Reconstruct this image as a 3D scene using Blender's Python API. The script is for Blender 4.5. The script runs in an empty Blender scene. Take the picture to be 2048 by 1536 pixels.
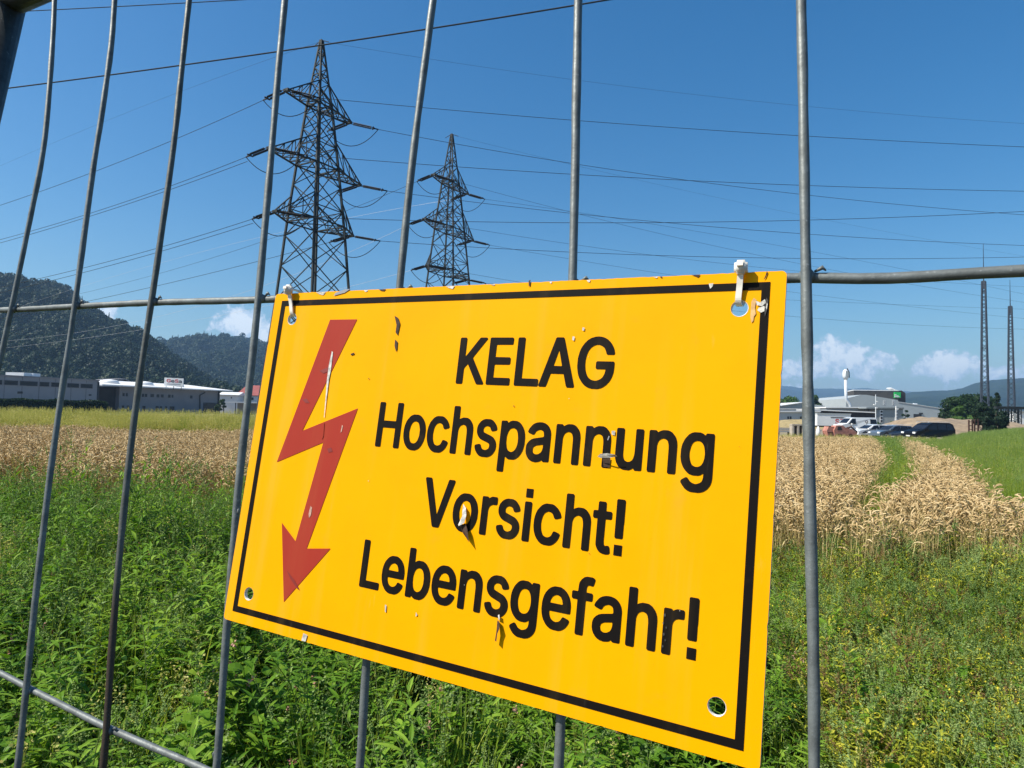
import bpy, bmesh, math, random
import numpy as np
from mathutils import Matrix, Vector
rng = np.random.default_rng(7)
random.seed(7)
scene = bpy.context.scene
COL = scene.collection
R = math.radians

# ---------------------------------------------------------------- camera geometry
F = 1361.0                       # focal length in photograph pixels (2048 wide)
HZ = 58.0                        # horizon below the picture centre
ROLL = R(1.1)
CAMZ = 1.5
up = np.array([math.tan(ROLL), -1.0, HZ / F]); up /= np.linalg.norm(up)
fw = np.array([0, 0, 1.0]) - up[2] * up; fw /= np.linalg.norm(fw)
rt = np.cross(fw, up)
M3 = np.array([rt, fw, up])      # camera frame (x right, y down, z forward) -> world
CAM = np.array([0, 0, CAMZ])

def ray(u, v):
    return M3 @ np.array([(u - 1024) / F, (v - 768) / F, 1.0])
def at(u, v, Y):                 # the world point seen at u, v that lies at distance Y
    d = ray(u, v); return CAM + d * (Y / d[1])
def xat(u, Y): return at(u, 826, Y)[0]

cd = bpy.data.cameras.new('camera'); cam = bpy.data.objects.new('camera', cd); COL.objects.link(cam)
cd.sensor_width = 36; cd.lens = 36 * F / 2048
cd.clip_start = 0.02; cd.clip_end = 20000
cm = np.eye(4); cm[:3, 0] = M3[:, 0]; cm[:3, 1] = -M3[:, 1]; cm[:3, 2] = -M3[:, 2]; cm[:3, 3] = CAM
cam.matrix_world = Matrix(cm.tolist())
scene.camera = cam

# ---------------------------------------------------------------- light
SUN_AZ, SUN_EL = R(255), R(48)     # azimuth clockwise from +Y
EXPO = 0.6
sdir = Vector((math.sin(SUN_AZ) * math.cos(SUN_EL), math.cos(SUN_AZ) * math.cos(SUN_EL), math.sin(SUN_EL)))
sl = bpy.data.lights.new('sun', 'SUN'); sl.energy = 4.9; sl.angle = R(0.53); sl.color = (1, .94, .82)
so = bpy.data.objects.new('sun', sl); COL.objects.link(so); so.location = sdir * 60
so.rotation_euler = sdir.to_track_quat('Z', 'Y').to_euler()
scene.view_settings.view_transform = 'Standard'; scene.view_settings.look = 'None'
scene.view_settings.exposure = EXPO; scene.view_settings.gamma = 1
scene.cycles.max_bounces = 8; scene.cycles.transparent_max_bounces = 12
scene.cycles.volume_bounces = 0
scene.cycles.use_denoising = True

class NT:                        # small node-tree helper
    def __init__(s, nt): s.nt = nt
    def n(s, t, **k):
        o = s.nt.nodes.new(t)
        for a, b in k.items(): setattr(o, a, b)
        return o
    def l(s, a, b): s.nt.links.new(a, b)
    def setv(s, inp, v):
        if hasattr(v, 'is_output') or isinstance(v, bpy.types.NodeSocket): s.l(v, inp)
        else: inp.default_value = v
    def math(s, op, a, b=0.0, c=0.0, clamp=False):
        m = s.n('ShaderNodeMath', operation=op, use_clamp=clamp)
        for i, x in enumerate((a, b, c)): s.setv(m.inputs[i], x)
        return m.outputs[0]
    def vmath(s, op, a, b=(0, 0, 0)):
        m = s.n('ShaderNodeVectorMath', operation=op)
        s.setv(m.inputs[0], a); s.setv(m.inputs[1], b)
        return m
    def noise(s, vec, scale, detail=4, rough=.55, out=0):
        m = s.n('ShaderNodeTexNoise')
        if vec is not None: s.l(vec, m.inputs['Vector'])
        m.inputs['Scale'].default_value = scale; m.inputs['Detail'].default_value = detail
        m.inputs['Roughness'].default_value = rough
        return m.outputs[out]
    def ramp(s, f, stops):
        m = s.n('ShaderNodeValToRGB'); s.l(f, m.inputs[0]); e = m.color_ramp.elements
        while len(e) < len(stops): e.new(.5)
        for k, (p, c) in zip(e, stops):
            k.position = p; k.color = (c[0], c[1], c[2], 1) if len(c) == 3 else c
        return m.outputs[0]
    def mix(s, f, a, b, mode='MIX'):
        m = s.n('ShaderNodeMix', data_type='RGBA', blend_type=mode)
        s.setv(m.inputs[0], f)
        for i, x in ((6, a), (7, b)):
            if isinstance(x, (tuple, list)): m.inputs[i].default_value = (*x[:3], 1)
            else: s.l(x, m.inputs[i])
        return m.outputs[2]
    def sstep(s, x, a, b):
        m = s.n('ShaderNodeMapRange', interpolation_type='SMOOTHSTEP')
        s.setv(m.inputs[0], x); m.inputs[1].default_value = a; m.inputs[2].default_value = b
        return m.outputs[0]

# sky: Nishita plus small cumulus at real compass directions near the horizon
w = bpy.data.worlds.new('World'); scene.world = w; w.use_nodes = True
t = NT(w.node_tree); bg = w.node_tree.nodes['Background']
sky = t.n('ShaderNodeTexSky', sky_type='NISHITA', sun_disc=False)
sky.sun_elevation = SUN_EL; sky.sun_rotation = SUN_AZ
sky.altitude = 500; sky.air_density = 1.15; sky.dust_density = 2.2; sky.ozone_density = 3.2
tc = t.n('ShaderNodeTexCoord').outputs['Generated']
dirn = t.vmath('NORMALIZE', tc).outputs[0]
sep = t.n('ShaderNodeSeparateXYZ'); t.l(dirn, sep.inputs[0])
az = t.math('ARCTAN2', sep.outputs[0], sep.outputs[1]); el = t.math('ARCSINE', sep.outputs[2])
def azel(u, v):
    d = ray(u, v); d = d / np.linalg.norm(d); return math.atan2(d[0], d[1]), math.asin(d[2])
CL = [  # u, v, half width, half height, strength
 (1680, 712, 50, 34, 1.0), (1620, 738, 70, 26, .75), (1700, 742, 90, 26, .7), (1760, 722, 26, 20, .95), (1660, 770, 130, 18, .4),
 (1900, 732, 44, 24, 1.0), (1870, 742, 46, 14, .8), (1995, 745, 60, 16, .7), (1900, 770, 130, 18, .35),
 (487, 648, 44, 36, 1.1), (442, 655, 30, 26, .6), (545, 680, 70, 26, .9), (205, 628, 34, 16, .9), (170, 632, 50, 14, .5), (360, 690, 60, 12, .5)]
cden = None
nz = t.noise(dirn, 34, 9, .62); nz2 = t.noise(dirn, 110, 6, .62)
for (u, v, hw, hh, st) in CL:
    a0, e0 = azel(u, v)
    da = t.math('DIVIDE', t.math('SUBTRACT', az, a0), hw / F)
    de = t.math('DIVIDE', t.math('SUBTRACT', el, e0), hh / F)
    r2 = t.math('ADD', t.math('MULTIPLY', da, da), t.math('MULTIPLY', de, de))
    g = t.math('MULTIPLY', t.math('EXPONENT', t.math('MULTIPLY', r2, -1.0)), st)
    cden = g if cden is None else t.math('MAXIMUM', cden, g)
nn = t.math('ADD', t.math('MULTIPLY', t.math('SUBTRACT', nz, .5), 1.5), t.math('MULTIPLY', t.math('SUBTRACT', nz2, .5), 1.1))
dd = t.math('ADD', cden, t.math('MULTIPLY', nn, t.math('MINIMUM', t.math('MULTIPLY', cden, 3.0), 1.0)))
cmask = t.math('MULTIPLY', t.sstep(dd, .28, .6), .82)
ctop = t.sstep(t.math('ADD', dd, t.math('MULTIPLY', nn, .5)), .45, .9)
ccol = t.mix(ctop, (4.6, 5.6, 6.9), (7.6, 8.0, 8.5))
wash = t.noise(dirn, 5, 4, .5)
hs = t.n('ShaderNodeHueSaturation'); t.l(sky.outputs[0], hs.inputs['Color']); hs.inputs['Saturation'].default_value = 1.42; hs.inputs['Value'].default_value = 1.0
skyc = t.mix(1.0, hs.outputs[0], (.90, .99, .97), 'MULTIPLY')
fin = t.mix(cmask, skyc, ccol)
t.l(fin, bg.inputs[0]); bg.inputs[1].default_value = 0.094

# ---------------------------------------------------------------- helpers
def tag(o, label=None, cat=None, group=None, kind=None):
    if label: o['label'] = label
    if cat: o['category'] = cat
    if group: o['group'] = group
    if kind: o['kind'] = kind
    return o
def empty(name, loc=(0, 0, 0), rz=0, mat=None):
    o = bpy.data.objects.new(name, None); COL.objects.link(o); o.empty_display_size = .2
    if mat is not None: o.matrix_world = mat
    else: o.location = loc; o.rotation_euler = (0, 0, rz)
    return o
def link(name, me, mats, parent=None, smooth=False):
    for m in (mats if isinstance(mats, (list, tuple)) else [mats]): me.materials.append(m)
    o = bpy.data.objects.new(name, me); COL.objects.link(o)
    if parent is not None: o.parent = parent
    if smooth: me.shade_smooth()
    return o
class MB:
    def __init__(s): s.v = []; s.f = []; s.m = []; s.c = []; s.cur = 0; s.val = .5
    def add(s, vs, fs, m=None):
        b = len(s.v); s.v += [tuple(map(float, p)) for p in vs]; s.c += [s.val] * len(vs)
        for f in fs: s.f.append(tuple(b + i for i in f)); s.m.append(s.cur if m is None else m)
    def box(s, c, d, m=None, X=(1, 0, 0), Yv=(0, 1, 0), Z=(0, 0, 1)):
        c = np.array(c, float); X = np.array(X, float); Yv = np.array(Yv, float); Z = np.array(Z, float)
        vs = [c + X * d[0] / 2 * a + Yv * d[1] / 2 * b + Z * d[2] / 2 * e for e in (-1, 1) for b in (-1, 1) for a in (-1, 1)]
        s.add(vs, [(0, 2, 3, 1), (4, 5, 7, 6), (0, 1, 5, 4), (2, 6, 7, 3), (0, 4, 6, 2), (1, 3, 7, 5)], m)
    def bar(s, a, b, w, h=None, m=None):
        a = np.array(a, float); b = np.array(b, float); d = b - a; L = np.linalg.norm(d)
        if L < 1e-9: return
        d /= L; h = h or w
        r = np.array([0, 0, 1.0]) if abs(d[2]) < .9 else np.array([1.0, 0, 0])
        x = np.cross(d, r); x /= np.linalg.norm(x); y = np.cross(d, x)
        s.box((a + b) / 2, (w, h, L), m, x, y, d)
    def tube(s, P, rad, n=8, m=None, cap=True):
        P = np.array(P, float); k = len(P)
        rad = np.broadcast_to(np.array(rad, float), (k,))
        T = np.gradient(P, axis=0); T /= np.linalg.norm(T, axis=1)[:, None] + 1e-12
        r = np.array([0, 0, 1.0]) if abs(T[0][2]) < .9 else np.array([1.0, 0, 0])
        x = np.cross(T[0], r); x /= np.linalg.norm(x); vs = []
        for i in range(k):
            x = x - T[i] * (x @ T[i]); x /= np.linalg.norm(x); y = np.cross(T[i], x)
            for j in range(n):
                a = 2 * math.pi * j / n
                vs.append(P[i] + (x * math.cos(a) + y * math.sin(a)) * rad[i])
        fs = [(i * n + j, i * n + (j + 1) % n, (i + 1) * n + (j + 1) % n, (i + 1) * n + j) for i in range(k - 1) for j in range(n)]
        if cap: fs += [tuple(range(n))[::-1], tuple((k - 1) * n + j for j in range(n))]
        s.add(vs, fs, m)
    def lathe(s, c, prof, n=16, m=None, axis=(0, 0, 1)):
        axis = np.array(axis, float)
        r = np.array([1.0, 0, 0]) if abs(axis[0]) < .9 else np.array([0, 1.0, 0])
        x = np.cross(axis, r); x /= np.linalg.norm(x); y = np.cross(axis, x); c = np.array(c, float)
        vs = [c + axis * z + (x * math.cos(2 * math.pi * j / n) + y * math.sin(2 * math.pi * j / n)) * rr for (rr, z) in prof for j in range(n)]
        k = len(prof)
        fs = [(i * n + j, i * n + (j + 1) % n, (i + 1) * n + (j + 1) % n, (i + 1) * n + j) for i in range(k - 1) for j in range(n)]
        fs += [tuple(range(n))[::-1], tuple((k - 1) * n + j for j in range(n))]
        s.add(vs, fs, m)
    def prism(s, poly, ext, m=None):
        poly = [np.array(p, float) for p in poly]; e = np.array(ext, float); n = len(poly)
        vs = poly + [p + e for p in poly]
        s.add(vs, [tuple(range(n)), tuple(range(2 * n - 1, n - 1, -1))] + [(i, i + n, (i + 1) % n + n, (i + 1) % n) for i in range(n)], m)
    def mesh(s, name='mesh'):
        me = bpy.data.meshes.new(name); me.from_pydata(s.v, [], s.f)
        if any(s.m): me.polygons.foreach_set('material_index', s.m)
        a = me.attributes.new('var', 'FLOAT', 'POINT'); a.data.foreach_set('value', s.c)
        me.update(); return me
    def build(s, name, mats, parent=None, smooth=False, fix=True):
        me = s.mesh(name)
        if fix and len(s.f) < 20000:
            bm = bmesh.new(); bm.from_mesh(me); bmesh.ops.recalc_face_normals(bm, faces=bm.faces); bm.to_mesh(me); bm.free()
        return link(name, me, mats, parent, smooth)

def mat(name, col, rough=.6, metal=0.0, vary=.0, vscale=3.0, bump=0.0, bscale=30.0, spec=.5, col2=None, coat=0.0):
    m = bpy.data.materials.new(name); m.use_nodes = True; t = NT(m.node_tree)
    p = m.node_tree.nodes['Principled BSDF']
    p.inputs['Roughness'].default_value = rough; p.inputs['Metallic'].default_value = metal
    p.inputs['Specular IOR Level'].default_value = spec; p.inputs['Coat Weight'].default_value = coat
    oc = t.n('ShaderNodeTexCoord').outputs['Object']
    if vary > 0 or col2:
        nz = t.noise(oc, vscale, 6, .6)
        c2 = col2 or tuple(c * (1 - vary) for c in col)
        c = t.mix(t.sstep(nz, .35, .68), col, c2); t.l(c, p.inputs['Base Color'])
        t.l(t.math('MULTIPLY_ADD', nz, .25, rough - .12), p.inputs['Roughness'])
    else: p.inputs['Base Color'].default_value = (*col, 1)
    if bump > 0:
        b = t.n('ShaderNodeBump'); b.inputs['Strength'].default_value = bump; b.inputs['Distance'].default_value = 1 / bscale * .3
        t.l(t.noise(oc, bscale, 4, .6), b.inputs['Height']); t.l(b.outputs[0], p.inputs['Normal'])
    return m

def leafmat(name, c1, c2, c3=None, trans=.35, rough=.55, psc=.9):
    """foliage: colour varies by plant, by leaf and along the leaf; some light passes through"""
    m = bpy.data.materials.new(name); m.use_nodes = True; t = NT(m.node_tree)
    nt = m.node_tree; p = nt.nodes['Principled BSDF']; out = nt.nodes['Material Output']
    at_ = t.n('ShaderNodeAttribute', attribute_name='var').outputs['Fac']
    oi_ = t.n('ShaderNodeObjectInfo'); rnd = oi_.outputs['Random']
    pn = t.noise(t.vmath('MULTIPLY', oi_.outputs['Location'], (psc, psc, psc)).outputs[0], 1.0, 3, .6)     # patches of paler and darker plants
    f = t.math('ADD', t.math('ADD', t.math('MULTIPLY', rnd, .42), t.math('MULTIPLY', at_, .38)), t.math('MULTIPLY', t.math('SUBTRACT', pn, .38), .85))
    stops = [(.15, c1), (.85, c2)] if c3 is None else [(.12, c1), (.5, c2), (.9, c3)]
    c = t.ramp(f, stops)
    t.l(c, p.inputs['Base Color']); p.inputs['Roughness'].default_value = rough
    p.inputs['Specular IOR Level'].default_value = .15
    tr = t.n('ShaderNodeBsdfTranslucent'); t.l(t.mix(1.0, c, (1.25, 1.3, .7), 'MULTIPLY'), tr.inputs[0])
    ms = t.n('ShaderNodeMixShader'); ms.inputs[0].default_value = trans
    t.l(p.outputs[0], ms.inputs[1]); t.l(tr.outputs[0], ms.inputs[2]); t.l(ms.outputs[0], out.inputs[0])
    return m

def gz(y):                       # the ground dips about half a metre between the field's near edge and the yard
    s_ = np.clip((np.asarray(y, float) - 15) / 40, 0, 1); r_ = np.clip((np.asarray(y, float) - 76) / 12, 0, 1); return -0.5 * s_ * s_ * (3 - 2 * s_) + .32 * r_ * r_ * (3 - 2 * r_)
def inpoly(x, y, poly):
    c = np.zeros(len(x), bool); n = len(poly)
    for i in range(n):
        (x1, y1), (x2, y2) = poly[i], poly[i - 1]
        k = ((y1 > y) != (y2 > y)) & (x < (x2 - x1) * (y - y1) / ((y2 - y1) + 1e-12) + x1); c ^= k
    return c

def scatter(name, P, protos, rot, scl, idx, label, kindcat):
    """one object whose points carry instances of the prototype plants (stuff nobody could count)"""
    me = bpy.data.meshes.new(name); me.vertices.add(len(P)); me.vertices.foreach_set('co', np.asarray(P, float).ravel())
    a = me.attributes.new('rot', 'FLOAT_VECTOR', 'POINT'); a.data.foreach_set('vector', np.asarray(rot, float).ravel())
    a = me.attributes.new('scl', 'FLOAT_VECTOR', 'POINT'); a.data.foreach_set('vector', np.asarray(scl, float).ravel())
    a = me.attributes.new('idx', 'INT', 'POINT'); a.data.foreach_set('value', np.asarray(idx, np.int32))
    o = bpy.data.objects.new(name, me); COL.objects.link(o)
    pc = bpy.data.collections.new(name + '_kinds')
    for k, (pm, mats) in enumerate(protos):
        for m in mats: pm.materials.append(m)
        po = bpy.data.objects.new('%s_kind_%02d' % (name, k), pm); pc.objects.link(po)
    ng = bpy.data.node_groups.new(name, 'GeometryNodeTree')
    ng.interface.new_socket('Geometry', in_out='INPUT', socket_type='NodeSocketGeometry')
    ng.interface.new_socket('Geometry', in_out='OUTPUT', socket_type='NodeSocketGeometry')
    N = ng.nodes; gi = N.new('NodeGroupInput'); go = N.new('NodeGroupOutput')
    ci = N.new('GeometryNodeCollectionInfo'); ci.inputs['Collection'].default_value = pc
    ci.inputs['Separate Children'].default_value = True; ci.inputs['Reset Children'].default_value = True
    ip = N.new('GeometryNodeInstanceOnPoints'); ip.inputs['Pick Instance'].default_value = True
    def na(nm, ty):
        x = N.new('GeometryNodeInputNamedAttribute'); x.data_type = ty; x.inputs['Name'].default_value = nm
        return next(s_ for s_ in x.outputs if s_.enabled and s_.name == 'Attribute')
    L = ng.links; L.new(gi.outputs[0], ip.inputs['Points']); L.new(ci.outputs[0], ip.inputs['Instance'])
    L.new(na('idx', 'INT'), ip.inputs['Instance Index'])
    er = N.new('FunctionNodeEulerToRotation'); L.new(na('rot', 'FLOAT_VECTOR'), er.inputs[0]); L.new(er.outputs[0], ip.inputs['Rotation'])
    L.new(na('scl', 'FLOAT_VECTOR'), ip.inputs['Scale']); L.new(ip.outputs[0], go.inputs[0])
    md = o.modifiers.new('plants', 'NODES'); md.node_group = ng
    tag(o, label, kindcat, kind='stuff'); return o
HAZE = 2.1e-4
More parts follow.
